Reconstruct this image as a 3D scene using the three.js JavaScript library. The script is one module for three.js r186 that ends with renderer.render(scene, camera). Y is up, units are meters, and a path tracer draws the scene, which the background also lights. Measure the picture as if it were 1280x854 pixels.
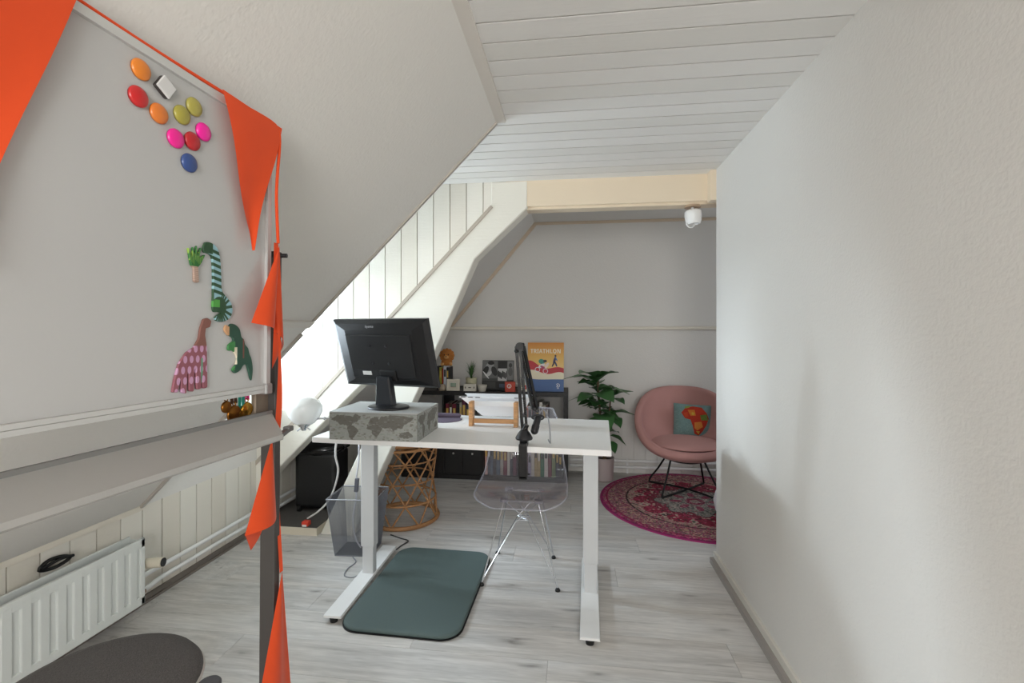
import * as THREE from 'three';
import { mergeGeometries } from 'three/addons/utils/BufferGeometryUtils.js';
import { RoundedBoxGeometry } from 'three/addons/geometries/RoundedBoxGeometry.js';
import { RectAreaLightUniformsLib } from 'three/addons/lights/RectAreaLightUniformsLib.js';

// ---------------------------------------------------------------- camera, sky, daylight, exposure
RectAreaLightUniformsLib.init();
const scene = new THREE.Scene();
const renderer = new THREE.WebGLRenderer({ antialias: true });
renderer.toneMapping = THREE.LinearToneMapping;
renderer.toneMappingExposure = 1.29;
renderer.shadowMap.enabled = true;
const camera = new THREE.PerspectiveCamera(2 * Math.atan(427 / 590) * 180 / Math.PI, 1280 / 854, 0.05, 50);
camera.position.set(0, 1.3, 0);
camera.rotation.y = Math.atan(75 / 590);
camera.setViewOffset(1280, 854, 0, 14, 1280, 854);
const rgb = (r, g, b) => new THREE.Color().setRGB(r, g, b);
scene.background = new THREE.Color().setRGB(0.9, 1.1, 1.4);
function daylight(color, intensity, w, h, from, to) {       // area light set outside one window
  const l = new THREE.RectAreaLight(color, intensity, w, h);
  l.position.set(...from); l.lookAt(...to); scene.add(l);
  return l;
}
daylight(rgb(0.77, 0.895, 1.0), 17.5, 0.85, 1.2, [-2.36, 1.35, -2.41], [0.4, 1.3, -2.38]);        // dormer window: open sky
daylight(rgb(0.77, 0.895, 1.0), 340, 0.2, 0.2, [-3.0, 1.55, -2.75], [0.8, 1.0, -1.9]);        // added small lamp outside the dormer, throws the patches on the right wall
daylight(rgb(1.0, 0.985, 0.965), 15.5, 1.0, 0.95, [0.2, 1.35, 2.06], [-0.3, 1.3, -2]);           // added fill light through an unseen gable window behind the viewer
daylight(rgb(1.0, 0.97, 0.92), 1.6, 0.8, 0.8, [2.56, 1.4, -3.5], [0, 1.1, -3.7]);                // added weak fill through an unseen window of the sitting corner

// ---------------------------------------------------------------- helpers
let seed = 7;
const rnd = (a = 0, b = 1) => { seed = (seed * 1664525 + 1013904223) >>> 0; return a + (b - a) * seed / 4294967296; };
const PI = Math.PI, V3 = (x, y, z) => new THREE.Vector3(x, y, z), lerp = (a, b, t) => a + (b - a) * t;
const taken = {};
function numbered(n) { const k = taken[n] = (taken[n] ?? -1) + 1; return k ? n + '_' + String(k).padStart(3, '0') : n; }
const mats = {};
function mat(color, roughness = 0.6, extra = {}) {
  const key = color + '|' + roughness + '|' + Object.entries(extra).map(([k, v]) => k + (v?.uuid ?? v?.getHexString?.() ?? v)).join();
  return mats[key] ??= new THREE.MeshPhysicalMaterial({ color: new THREE.Color(color), roughness, ...extra });
}
function metric(g) {                                          // uv in metres, along the axis a face points to
  const p = g.attributes.position, uv = new Float32Array(p.count * 2), a = V3(), b = V3(), c = V3(), n = V3();
  for (let i = 0; i < p.count; i += 3) {
    a.fromBufferAttribute(p, i); b.fromBufferAttribute(p, i + 1); c.fromBufferAttribute(p, i + 2);
    n.crossVectors(b.clone().sub(a), c.clone().sub(a));
    const x = Math.abs(n.x), y = Math.abs(n.y), z = Math.abs(n.z);
    [a, b, c].forEach((q, k) => {
      const [u, v] = y >= x && y >= z ? [q.x, q.z] : x >= z ? [q.z, q.y] : [q.x, q.y];
      uv[2 * (i + k)] = u; uv[2 * (i + k) + 1] = v;
    });
  }
  g.setAttribute('uv', new THREE.BufferAttribute(uv, 2));
}
function prep(g, keep) {
  let h = g.index ? g.toNonIndexed() : g.clone();
  for (const k of Object.keys(h.attributes)) if (!['position', 'normal', 'uv'].includes(k)) h.deleteAttribute(k);
  if (!h.attributes.normal) h.computeVertexNormals();
  if (!keep || !h.attributes.uv) metric(h);
  h.clearGroups();
  return h;
}
const join = (list, keep) => { const l = (Array.isArray(list) ? list : [list]).map((g) => prep(g, keep)); return l.length > 1 ? mergeGeometries(l) : l[0]; };
function part(name, list, m, parent, keep) {                  // one named mesh under its parent
  const o = new THREE.Mesh(list.isReady ? list : join(list, keep), m);
  o.name = name; o.castShadow = o.receiveShadow = true; parent.add(o);
  return o;
}
const ready = (list, keep) => { const g = join(list, keep); g.isReady = true; return g; };
function tag(o, label, category, group, kind) { Object.assign(o.userData, { label, category }); if (group) o.userData.group = group; if (kind) o.userData.kind = kind; return o; }
function thing(name, label, category, [x, y, z] = [0, 0, 0], turn = 0, group) {
  const o = new THREE.Group(); o.name = numbered(name); o.position.set(x, y, z); o.rotation.y = turn; scene.add(o);
  return tag(o, label, category, group);
}
function single(name, label, category, list, m, group, keep) { const o = part(numbered(name), list, m, scene, keep); return tag(o, label, category, group); }
function struct(name, label, category, list, m, keep) {
  const o = list ? part(name, list, m, scene, keep) : new THREE.Group();
  if (!list) { o.name = name; scene.add(o); }
  return tag(o, label, category, null, 'structure');
}
const at = (g, x = 0, y = 0, z = 0) => g.translate(x, y, z);
const B = (w, h, d, x, y, z) => at(new THREE.BoxGeometry(w, h, d), x, y, z);
const box6 = (x0, x1, y0, y1, z0, z1) => B(x1 - x0, y1 - y0, Math.abs(z1 - z0), (x0 + x1) / 2, (y0 + y1) / 2, (z0 + z1) / 2);
const RB = (w, h, d, r, x, y, z, seg = 2) => at(new RoundedBoxGeometry(w, h, d, seg, r), x, y, z);
const C = (r0, r1, h, x, y, z, seg = 24) => at(new THREE.CylinderGeometry(r0, r1, h, seg), x, y, z);
const S = (r, x, y, z, sx = 1, sy = 1, sz = 1, seg = 20) => at(new THREE.SphereGeometry(r, seg, Math.ceil(seg * 0.6)).scale(sx, sy, sz), x, y, z);
function rod(p, q, r, seg = 10, r2 = r) {
  const a = V3(...p), b = V3(...q), d = b.clone().sub(a), g = new THREE.CylinderGeometry(r2, r, d.length(), seg);
  g.applyQuaternion(new THREE.Quaternion().setFromUnitVectors(V3(0, 1, 0), d.clone().normalize()));
  return at(g, (a.x + b.x) / 2, (a.y + b.y) / 2, (a.z + b.z) / 2);
}
function bar(p, q, w, h) {                                    // square bar between two points
  const a = V3(...p), b = V3(...q), d = b.clone().sub(a), g = new THREE.BoxGeometry(w, d.length(), h);
  g.applyQuaternion(new THREE.Quaternion().setFromUnitVectors(V3(0, 1, 0), d.clone().normalize()));
  return at(g, (a.x + b.x) / 2, (a.y + b.y) / 2, (a.z + b.z) / 2);
}
const tube = (pts, r, n = 40, seg = 8, closed = false) => new THREE.TubeGeometry(new THREE.CatmullRomCurve3(pts.map((p) => V3(...p)), closed, 'centripetal'), n, r, seg, closed);
const lathe = (pts, seg = 40) => new THREE.LatheGeometry(pts.map(([x, y]) => new THREE.Vector2(x, y)), seg);
const poly = (pts) => new THREE.Shape(pts.map(([x, y]) => new THREE.Vector2(x, y)));
const prism = (pts, z0, z1, bevel = 0) => at(new THREE.ExtrudeGeometry(poly(pts), { depth: Math.abs(z1 - z0) - 2 * bevel, bevelEnabled: bevel > 0, bevelSize: bevel, bevelThickness: bevel, bevelOffset: -bevel, bevelSegments: 1 }), 0, 0, Math.min(z0, z1) + bevel);
function surface(f, nu, nv) {                                 // f(u, v) -> [x, y, z]
  const pos = [], uv = [], ix = [];
  for (let j = 0; j <= nv; j++) for (let i = 0; i <= nu; i++) { pos.push(...f(i / nu, j / nv)); uv.push(i / nu, j / nv); }
  for (let j = 0; j < nv; j++) for (let i = 0; i < nu; i++) { const a = j * (nu + 1) + i, b = a + 1, c = a + nu + 1, d = c + 1; ix.push(a, b, d, a, d, c); }
  const g = new THREE.BufferGeometry();
  g.setAttribute('position', new THREE.Float32BufferAttribute(pos, 3)); g.setAttribute('uv', new THREE.Float32BufferAttribute(uv, 2)); g.setIndex(ix); g.computeVertexNormals();
  return g;
}
// ---- textures
const hash = (x, y, s) => { let h = (x * 374761393 + y * 668265263 + s * 1442695041) | 0; h = Math.imul(h ^ (h >>> 13), 1274126177); return ((h ^ (h >>> 16)) >>> 0) / 4294967296; };
function noise(x, y, px, py, s) {                             // tiling value noise
  const xi = Math.floor(x), yi = Math.floor(y), fx = x - xi, fy = y - yi, u = fx * fx * (3 - 2 * fx), v = fy * fy * (3 - 2 * fy), m = (a, n) => ((a % n) + n) % n;
  return lerp(lerp(hash(m(xi, px), m(yi, py), s), hash(m(xi + 1, px), m(yi, py), s), u), lerp(hash(m(xi, px), m(yi + 1, py), s), hash(m(xi + 1, px), m(yi + 1, py), s), u), v);
}
function dataTex(w, h, f, srgb, repeat = [1, 1]) {
  const d = new Uint8Array(w * h * 4);
  for (let y = 0; y < h; y++) for (let x = 0; x < w; x++) { const c = f(x / w, y / h), i = 4 * (y * w + x); for (let k = 0; k < 3; k++) d[i + k] = Math.max(0, Math.min(255, (Array.isArray(c) ? c[k] : c) * 255)); d[i + 3] = 255; }
  const t = new THREE.DataTexture(d, w, h); t.wrapS = t.wrapT = THREE.RepeatWrapping; t.magFilter = THREE.LinearFilter; t.repeat.set(...repeat); t.needsUpdate = true;
  if (srgb) t.colorSpace = THREE.SRGBColorSpace;
  return t;
}
function canvasTex(w, h, draw) {
  const c = document.createElement('canvas'); c.width = w; c.height = h; draw(c.getContext('2d'), w, h);
  const t = new THREE.CanvasTexture(c); t.colorSpace = THREE.SRGBColorSpace; t.magFilter = THREE.LinearFilter;
  return t;
}
const plasterBump = dataTex(512, 512, (u, v) => 0.5 * noise(u * 64, v * 64, 64, 64, 1) + 0.3 * noise(u * 150, v * 150, 150, 150, 2) + 0.2 * noise(u * 24, v * 24, 24, 24, 3), false, [2.2, 2.2]);
const paintBump = dataTex(256, 256, (u, v) => 0.6 * noise(u * 5, v * 90, 5, 90, 4) + 0.4 * noise(u * 60, v * 60, 60, 60, 5), false, [1.5, 3]);
const feltBump = dataTex(256, 256, (u, v) => 0.5 * noise(u * 128, v * 128, 128, 128, 6) + 0.5 * noise(u * 60, v * 60, 60, 60, 7), false, [8, 8]);
const feltTint = dataTex(256, 256, (u, v) => 0.82 + 0.18 * noise(u * 90, v * 90, 90, 90, 8), true, [7, 7]);
const woodTint = dataTex(512, 128, (u, v) => { const n = noise(u * 6 + 3 * noise(u * 4, v * 6, 4, 6, 9), v * 40, 6, 40, 10), k = 0.78 + 0.2 * n + 0.06 * noise(u * 30, v * 120, 30, 120, 11); return [k, k * 0.97, k * 0.93]; }, true, [1.4, 5]);
const plaster = (c, bump = 0.0008) => mat(c, 0.88, { bumpMap: plasterBump, bumpScale: bump });
const M = {
  slope: plaster('#e3e0da'), wall: plaster('#e3e0da'),
  board: [0, 1, 2].map((k) => mat(['#e8e6e2', '#e5e3de', '#eae8e4'][k], 0.5, { bumpMap: paintBump, bumpScale: 0.0004 })),
  plank: [0, 1, 2].map((k) => mat(['#e9e4d8', '#e6e0d3', '#ece8dd'][k], 0.5, { bumpMap: paintBump, bumpScale: 0.0004 })),
  groove: mat('#b9ad9c', 0.8), cream: mat('#e6dfd0', 0.5, { bumpMap: paintBump, bumpScale: 0.0004 }), beam: mat('#ead9bf', 0.55, { bumpMap: paintBump, bumpScale: 0.0004 }),
  trim: mat('#e0dad2', 0.5), trimTan: mat('#d9c6ae', 0.55), white: mat('#efefed', 0.45), greyTrim: mat('#a39d97', 0.6), radiator: mat('#e4e8e4', 0.35),
  desk: mat('#f1f0ee', 0.38), deskLeg: mat('#d0d2d3', 0.4), black: mat('#0b0b0c', 0.5), blackGloss: mat('#0c0c0e', 0.22), dark: mat('#1d1d20', 0.45),
  chrome: mat('#d8dade', 0.12, { metalness: 1 }), alu: mat('#b4b4b4', 0.38, { metalness: 0.85 }), aluDull: mat('#a3a2a1', 0.55, { metalness: 0.5 }), glass: mat('#ffffff', 0.02, { transmission: 1, thickness: 0 }),
  orange: mat('#f05016', 0.9, { transmission: 0.2, thickness: 0 }), gold: mat('#b98a35', 0.25, { metalness: 1 }), brass: mat('#8a5a25', 0.3, { metalness: 1 }),
  rattan: mat('#b98a5c', 0.55, { map: woodTint }), beech: mat('#d8a876', 0.5, { map: woodTint }), paper: mat('#efeae0', 0.9),
};

// ---------------------------------------------------------------- the setting
const XL = -2.03, XR = 0.8, KN = 0.46, CE = 2.2, CX = -0.31, D1 = -2.0, TZ = -2.83, TB = -2.96, BK = -4.42, FR = 2.0, XE = 2.5;
const slopeY = (x) => KN + (x - XL) * (CE - KN) / (CX - XL), slopeX = (y) => XL + (y - KN) * (CX - XL) / (CE - KN);
// floor of laminate boards running across the room
{
  const fl = struct('floor', 'grey oak laminate floor of long boards', 'floor', box6(XL - 0.1, XE + 0.1, -0.09, -0.014, FR + 0.1, BK - 0.1), mat('#4a443e', 0.9));
  const lam = dataTex(1024, 1024, (u, v) => {
    const s = Math.floor(v * 8), t = (v * 8) % 1, k = hash(s, 3, 21);
    const warp = 0.25 * noise(u * 3, v * 24, 3, 24, 30 + s);
    let n = 0.45 * noise(u * 4, (t + warp) * 9 + s * 20, 4, 512, 31) + 0.3 * noise(u * 14, t * 28 + s * 40, 14, 512, 32) + 0.25 * noise(u * 40, t * 60 + s * 70, 40, 512, 33);
    let c = 0.80 + 0.19 * (n - 0.5) + 0.035 * (k - 0.5);
    for (let q = 0; q < 5; q++) {                            // knots and dark flecks in the print
      const du = (u - hash(s, q, 41)) * (q < 2 ? 22 : 9), dt = (t - 0.1 - 0.8 * hash(s, q, 42)) * (q < 2 ? 12 : 26) + 0.6 * (noise(u * 30, 1, 30, 8, 60 + q) - 0.5), e = Math.exp(-(du * du + dt * dt) * 2.2);
      c -= (q < 2 ? 0.2 : 0.13) * e * (0.4 + 0.6 * noise(u * 60, t * 20, 60, 20, 43));
    }
    const warm = 0.012 + 0.02 * noise(u * 5, v * 16, 5, 16, 44);
    return [c + 0.6 * warm, c, c - 0.6 * warm - 0.006];
  }, true);
  const lm = mat('#ffffff', 0.42, { map: lam, specularIntensity: 0.7 });
  const L = 1.292, W = 0.193, lo = XL + 0.002, hi = XE - 0.002;
  const variant = Array.from({ length: 8 }, (_, s) => {
    const g = prep(new THREE.BoxGeometry(1, 0.014, W - 0.0012), true), p = g.attributes.position, uv = g.attributes.uv;
    for (let i = 0; i < p.count; i++) uv.setXY(i, 0.5 + p.getX(i), (s + 0.02 + 0.96 * (0.5 + p.getZ(i) / W)) / 8);
    g.isReady = true; return at(g, 0, -0.007, 0);
  });
  let row = 0;
  for (let z = FR - W / 2; z > BK - W / 2; z -= W, row++) {
    const zc = Math.max(z, BK + W / 2);
    let x = lo - ((row * 0.437 + 0.2) % 1) * L, k = 0;
    for (; x < hi; x += L, k++) {
      const a = Math.max(x, lo), b = Math.min(x + L - 0.0012, hi);
      if (b - a < 0.05) continue;
      const o = part('laminate_board', variant[Math.floor(hash(row, k, 77) * 8)], lm, fl);
      o.position.set((a + b) / 2, 0, zc); o.scale.x = b - a;
    }
  }
}
// planked knee wall on the left, with the plain panel under the dormer window
{
  const w = struct('wall_left', 'low knee wall of cream painted boards under the sloping roof', 'wall', box6(XL - 0.12, XL - 0.012, 0, KN, FR, BK), M.groove);
  const pitch = 0.109;
  let n = 0;
  for (let z = -2.011 + 36 * pitch; z > BK; z -= pitch, n++) {
    const z0 = Math.min(z, FR), z1 = Math.max(z - pitch + 0.005, BK);
    if (z0 - z1 > 0.02) part('board', box6(XL - 0.014, XL, 0, KN, z0, z1), M.plank[(n * 7) % 3], w);
  }
  struct('trim_1', 'cream rail along the top of the planked knee wall', 'trim', box6(XL - 0.004, XL + 0.014, KN - 0.012, KN + 0.012, FR, D1), M.cream);
  struct('baseboard_left', 'grey brown floor strip below the planked knee wall', 'baseboard', [box6(XL + 0.001, XL + 0.012, 0, 0.035, FR, -2.78), box6(XL + 0.012, XL + 0.022, 0, 0.012, FR, -2.78)], mat('#7d756d', 0.6));
}
// sloping roof beside the viewer
{
  const T = 0.1;
  struct('ceiling_slope', 'white plastered roof slope rising from the knee wall to the ceiling', 'roof slope', prism([[XL, KN], [CX, CE], [CX, CE + T], [XL - T, KN + T * 0.2], [XL - T, KN]], FR + 0.1, D1), M.slope);
  const nx = (CE - KN), ny = -(CX - XL), nl = Math.hypot(nx, ny);
  const strip = (y0, y1, w, t) => { const p = [slopeX(y0), y0], q = [slopeX(y1), y1], o = [nx / nl * t, ny / nl * t]; return prism([p, q, [q[0] + o[0], q[1] + o[1]], [p[0] + o[0], p[1] + o[1]]], D1 + w, D1); };
  struct('trim_2', 'grey batten along the end edge of the roof slope', 'trim', [strip(1.345, CE - 0.012, 0.016, 0.008), strip(KN + 0.01, 1.285, 0.018, 0.012)], mat('#b8b1a8', 0.6));
  struct('trim_3', 'flat rail across the roof slope', 'trim', strip(1.318, 1.342, FR - D1 - 0.001, 0.01), M.trim);
  struct('trim_4', 'cream batten where the roof slope meets the boarded ceiling', 'trim', box6(CX - 0.012, CX + 0.03, CE - 0.012, CE, FR, D1), M.trim);
}
// boarded ceiling
{
  const c = struct('ceiling', 'white boarded ceiling with narrow grooves', 'ceiling', [box6(CX - 0.1, XR + 0.1, CE + 0.019, CE + 0.1, FR + 0.1, TZ - 0.05), box6(XL - 0.15, CX - 0.1, CE + 0.019, CE + 0.1, D1 + 0.06, TZ - 0.05)], mat('#8a7d6e', 0.9));
  const pitch = 0.0985;
  let n = 0;
  for (let z = -1.365 + 34 * pitch; z > TZ; z -= pitch, n++) {
    const z0 = Math.min(z, FR), z1 = Math.max(z - pitch + 0.0075, TZ);
    if (z0 - z1 < 0.01) continue;
    part('board', box6(z1 < D1 - 0.02 ? XL : CX, XR, CE, CE + 0.02, z0, z1), M.board[(n * 5) % 3], c);
  }
}
// right wall
struct('wall_right', 'large white textured plaster wall', 'wall', box6(XR, XR + 0.1, 0, CE + 0.1, FR + 0.1, -2.76), M.wall);
struct('baseboard_right', 'low white baseboard with a grey floor strip in front', 'baseboard', [box6(XR - 0.014, XR + 0.004, 0, 0.062, FR, -2.772)], mat('#e0dcd2', 0.5));
struct('trim_5', 'grey floor strip in front of the white baseboard', 'trim', [box6(XR - 0.034, XR - 0.014, 0, 0.03, FR, -2.765)], M.greyTrim);
// dormer: cheeks, panel, sill, window
{
  struct('wall_dormer_near', 'near cheek of the dormer', 'wall', prism([[XL - 0.1, KN + 0.1], [XL - 0.1, CE + 0.1], [CX + 0.0, CE + 0.1], [CX - 0.02, CE + 0.01], [XL, KN + 0.02]], D1 + 0.07, D1 + 0.002), M.slope);
  const w = struct('wall_dormer_far', 'far cheek of the dormer clad in upright cream boards', 'wall', prism([[XL - 0.1, KN - 0.1], [XL - 0.1, CE + 0.05], [CX, CE + 0.05], [CX, CE - 0.02], [XL, KN - 0.1]], TZ - 0.012, TZ - 0.08), M.groove);
  const pitch = 0.104;
  let n = 0;
  for (let x = -0.5391 + pitch + 0.0; x > XL; x -= pitch, n++) {
    const x1 = x, x0 = Math.max(x - pitch + 0.005, XL), yb = (q) => Math.min(slopeY(q) - 0.02, CE - 0.01);
    part('board', prism([[x0, yb(x0)], [x1, yb(x1)], [x1, CE], [x0, CE]], TZ - 0.012, TZ, 0), M.plank[(n * 5) % 3], w);
  }
  struct('wall_panel', 'plain white panel under the dormer window', 'wall', box6(XL - 0.12, XL, KN, 0.8, D1, TZ), M.wall);
  struct('trim_6', 'white window sill in the dormer', 'sill', box6(XL - 0.1, -1.885, 0.8, 0.822, D1, TZ), M.white);
  struct('wall_header', 'strip of wall above the dormer window', 'wall', box6(XL - 0.12, XL, 2.08, CE, D1, TZ), M.wall);
  const win = struct('window_1', 'white casement window in the dormer', 'window');
  part('window_frame', [box6(XL - 0.09, XL - 0.03, 0.822, 0.88, D1, TZ), box6(XL - 0.09, XL - 0.03, 2.02, 2.08, D1, TZ), box6(XL - 0.09, XL - 0.03, 0.88, 2.02, D1, D1 - 0.05), box6(XL - 0.09, XL - 0.03, 0.88, 2.02, TZ + 0.05, TZ), box6(XL - 0.09, XL - 0.03, 0.88, 2.02, -2.465, -2.575)], M.white, win);
  for (const [a, b] of [[D1 - 0.05, -2.465], [-2.575, TZ + 0.05]]) part('pane', box6(XL - 0.062, XL - 0.058, 0.88, 2.02, a, b), M.glass, win);
}
{
  const bl = thing('added_blind', 'added unseen white blind that cuts the upper light of the dormer window', 'blind', [XL - 0.02, 1.53, -2.415]);  // unseen blind, added to trim the top of the light patches
  part('cloth', box6(-0.001, 0.001, 0.0, 0.53, -0.4, 0.4), mat('#e9e6df', 0.95, { transmission: 0.3, thickness: 0 }), bl);
  part('bottom_bar', RB(0.012, 0.022, 0.8, 0.003, 0, 0.0, 0), M.white, bl);
  part('roller', rod([0, 0.525, -0.4], [0, 0.525, 0.4], 0.018, 18), M.white, bl);
}
// truss: rafter with crooked leg, tie beam
{
  const T = struct('trim_7', 'white painted timber truss with slanting rafter and crooked leg', 'truss', prism([
    [-2.07, 0.40], [-0.489, 2.044], [-0.489, 2.2], [-0.266, 2.2], [-0.266, 2.037], [-0.589, 1.736], [-0.948, 0.923], [-1.216, 0.354], [-1.375, 0.0], [-1.59, 0.0], [-1.355, 0.482], [-0.975, 1.285], [-1.339, 0.937], [-1.877, 0.411], [-2.07, 0.2]], TZ + 0.004, TB, 0.006), mat('#e8e4d8', 0.5, { bumpMap: paintBump, bumpScale: 0.0005 }));
  struct('trim_8', 'cream tie beam below the boarded ceiling', 'beam', [prism([[-0.40, 2.045], [XR + 0.25, 2.045], [XR + 0.25, 2.4], [-0.40, 2.4]], TZ + 0.001, TB + 0.01, 0.004), box6(-0.3, XR + 0.25, 2.03, 2.045, TZ - 0.02, TB + 0.02)], M.beam);
  struct('wall_truss_fill', 'narrow upright piece between the beam and the white wall', 'wall', box6(XR - 0.03, XR + 0.1, 2.03, CE, -2.76, TZ + 0.002), M.beam);
  struct('trim_9', 'thin batten along the upper edge of the slanting rafter', 'trim', prism([[-2.065, 0.42], [-2.05, 0.405], [-0.475, 2.045], [-0.489, 2.058]], TZ + 0.012, TZ + 0.003), mat('#b5aa9b', 0.6));
  struct('floor_platform', 'low cream step with a dark grey top between truss posts', 'step', box6(XL, -1.60, 0, 0.05, -2.8, -3.6), mat('#e2d8c4', 0.6));
  struct('floor_platform_top', 'dark grey covering on top of the low step', 'floor', box6(XL, -1.60, 0.05, 0.055, -2.8, -3.6), mat('#56524e', 0.9));
}
// sitting corner beyond the truss
{
  const fy = (x) => 2.31 + (x + 0.35) * 1.19, fx = (y) => -0.35 + (y - 2.31) / 1.19;
  struct('ceiling_slope_far', 'grey white roof slope of the sitting corner', 'roof slope', prism([[fx(KN), KN], [-0.35, 2.31], [-0.35, 2.42], [fx(KN) - 0.2, KN + 0.1], [XL - 0.1, KN]], TB + 0.01, BK), M.wall);
  struct('ceiling_far', 'plain ceiling of the sitting corner', 'ceiling', box6(-0.36, XE + 0.1, 2.31, 2.4, TB - 0.0, BK - 0.1), M.wall);
  const bw = struct('wall_back', 'grey white plastered back wall of the sitting corner', 'wall', box6(XL - 0.1, XE + 0.1, 0, 2.4, BK, BK - 0.1), M.wall);
  let n = 0;
  for (let x = -1.0; x < XE - 0.05; x += 0.104, n++) part('board', box6(x, x + 0.1, 0.0, 0.44, BK + 0.012, BK), M.wall, bw);
  struct('trim_10', 'cream rail across the back wall at shoulder height', 'trim', prism([[fx(1.318), 1.306], [XE, 1.306], [XE, 1.334], [fx(1.34), 1.334]], BK + 0.034, BK, 0.006), M.cream);
  struct('trim_11', 'tan batten where the roof slope meets the back wall', 'trim', [prism([[fx(KN), KN], [fx(KN) + 0.03, KN - 0.005], [-0.32, 2.296], [-0.35, 2.31]], BK + 0.016, BK, 0.003), prism([[-0.34, 2.285], [XE, 2.285], [XE, 2.31], [-0.34, 2.31]], BK + 0.016, BK, 0.003)], M.trimTan);
  struct('wall_far_front', 'inner wall that closes the sitting corner', 'wall', box6(XR + 0.1, XE + 0.1, 0, 2.4, -2.66, -2.76), M.wall);
  struct('wall_far_right', 'right wall of the sitting corner with an opening for an added window', 'wall', [box6(XE, XE + 0.1, 0, 0.95, -2.76, BK), box6(XE, XE + 0.1, 1.85, 2.4, -2.76, BK), box6(XE, XE + 0.1, 0.95, 1.85, -2.76, -3.05), box6(XE, XE + 0.1, 0.95, 1.85, -3.95, BK)], M.wall);
  const w3 = struct('window_3', 'added unseen window in the right wall of the sitting corner', 'window');  // unseen window, added to let in a little fill light
  part('window_frame', [box6(XE + 0.02, XE + 0.07, 0.95, 1.0, -3.05, -3.95), box6(XE + 0.02, XE + 0.07, 1.8, 1.85, -3.05, -3.95), box6(XE + 0.02, XE + 0.07, 1, 1.8, -3.05, -3.1), box6(XE + 0.02, XE + 0.07, 1, 1.8, -3.9, -3.95)], M.white, w3);
  part('pane', box6(XE + 0.04, XE + 0.044, 1, 1.8, -3.1, -3.9), M.glass, w3);
}
// gable behind the viewer
{
  const x0 = -0.34, x1 = 0.76, y0 = 0.85, y1 = 1.85;
  struct('wall_gable', 'gable wall with an opening for an added window opposite the sitting corner', 'wall', [box6(XL - 0.1, x0, 0, CE + 0.1, FR, FR + 0.1), box6(x1, XR + 0.1, 0, CE + 0.1, FR, FR + 0.1), box6(x0, x1, 0, y0, FR, FR + 0.1), box6(x0, x1, y1, CE + 0.1, FR, FR + 0.1)], M.wall);
  const w2 = struct('window_2', 'added unseen window in the gable wall', 'window');  // unseen window, added and placed for the frontal fill light
  part('window_frame', [box6(x0, x1, y0, y0 + 0.05, FR + 0.02, FR + 0.07), box6(x0, x1, y1 - 0.05, y1, FR + 0.02, FR + 0.07), box6(x0, x0 + 0.05, y0 + 0.05, y1 - 0.05, FR + 0.02, FR + 0.07), box6(x1 - 0.05, x1, y0 + 0.05, y1 - 0.05, FR + 0.02, FR + 0.07)], M.white, w2);
  part('pane', box6(x0 + 0.05, x1 - 0.05, y0 + 0.05, y1 - 0.05, FR + 0.04, FR + 0.044), M.glass, w2);
}

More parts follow.
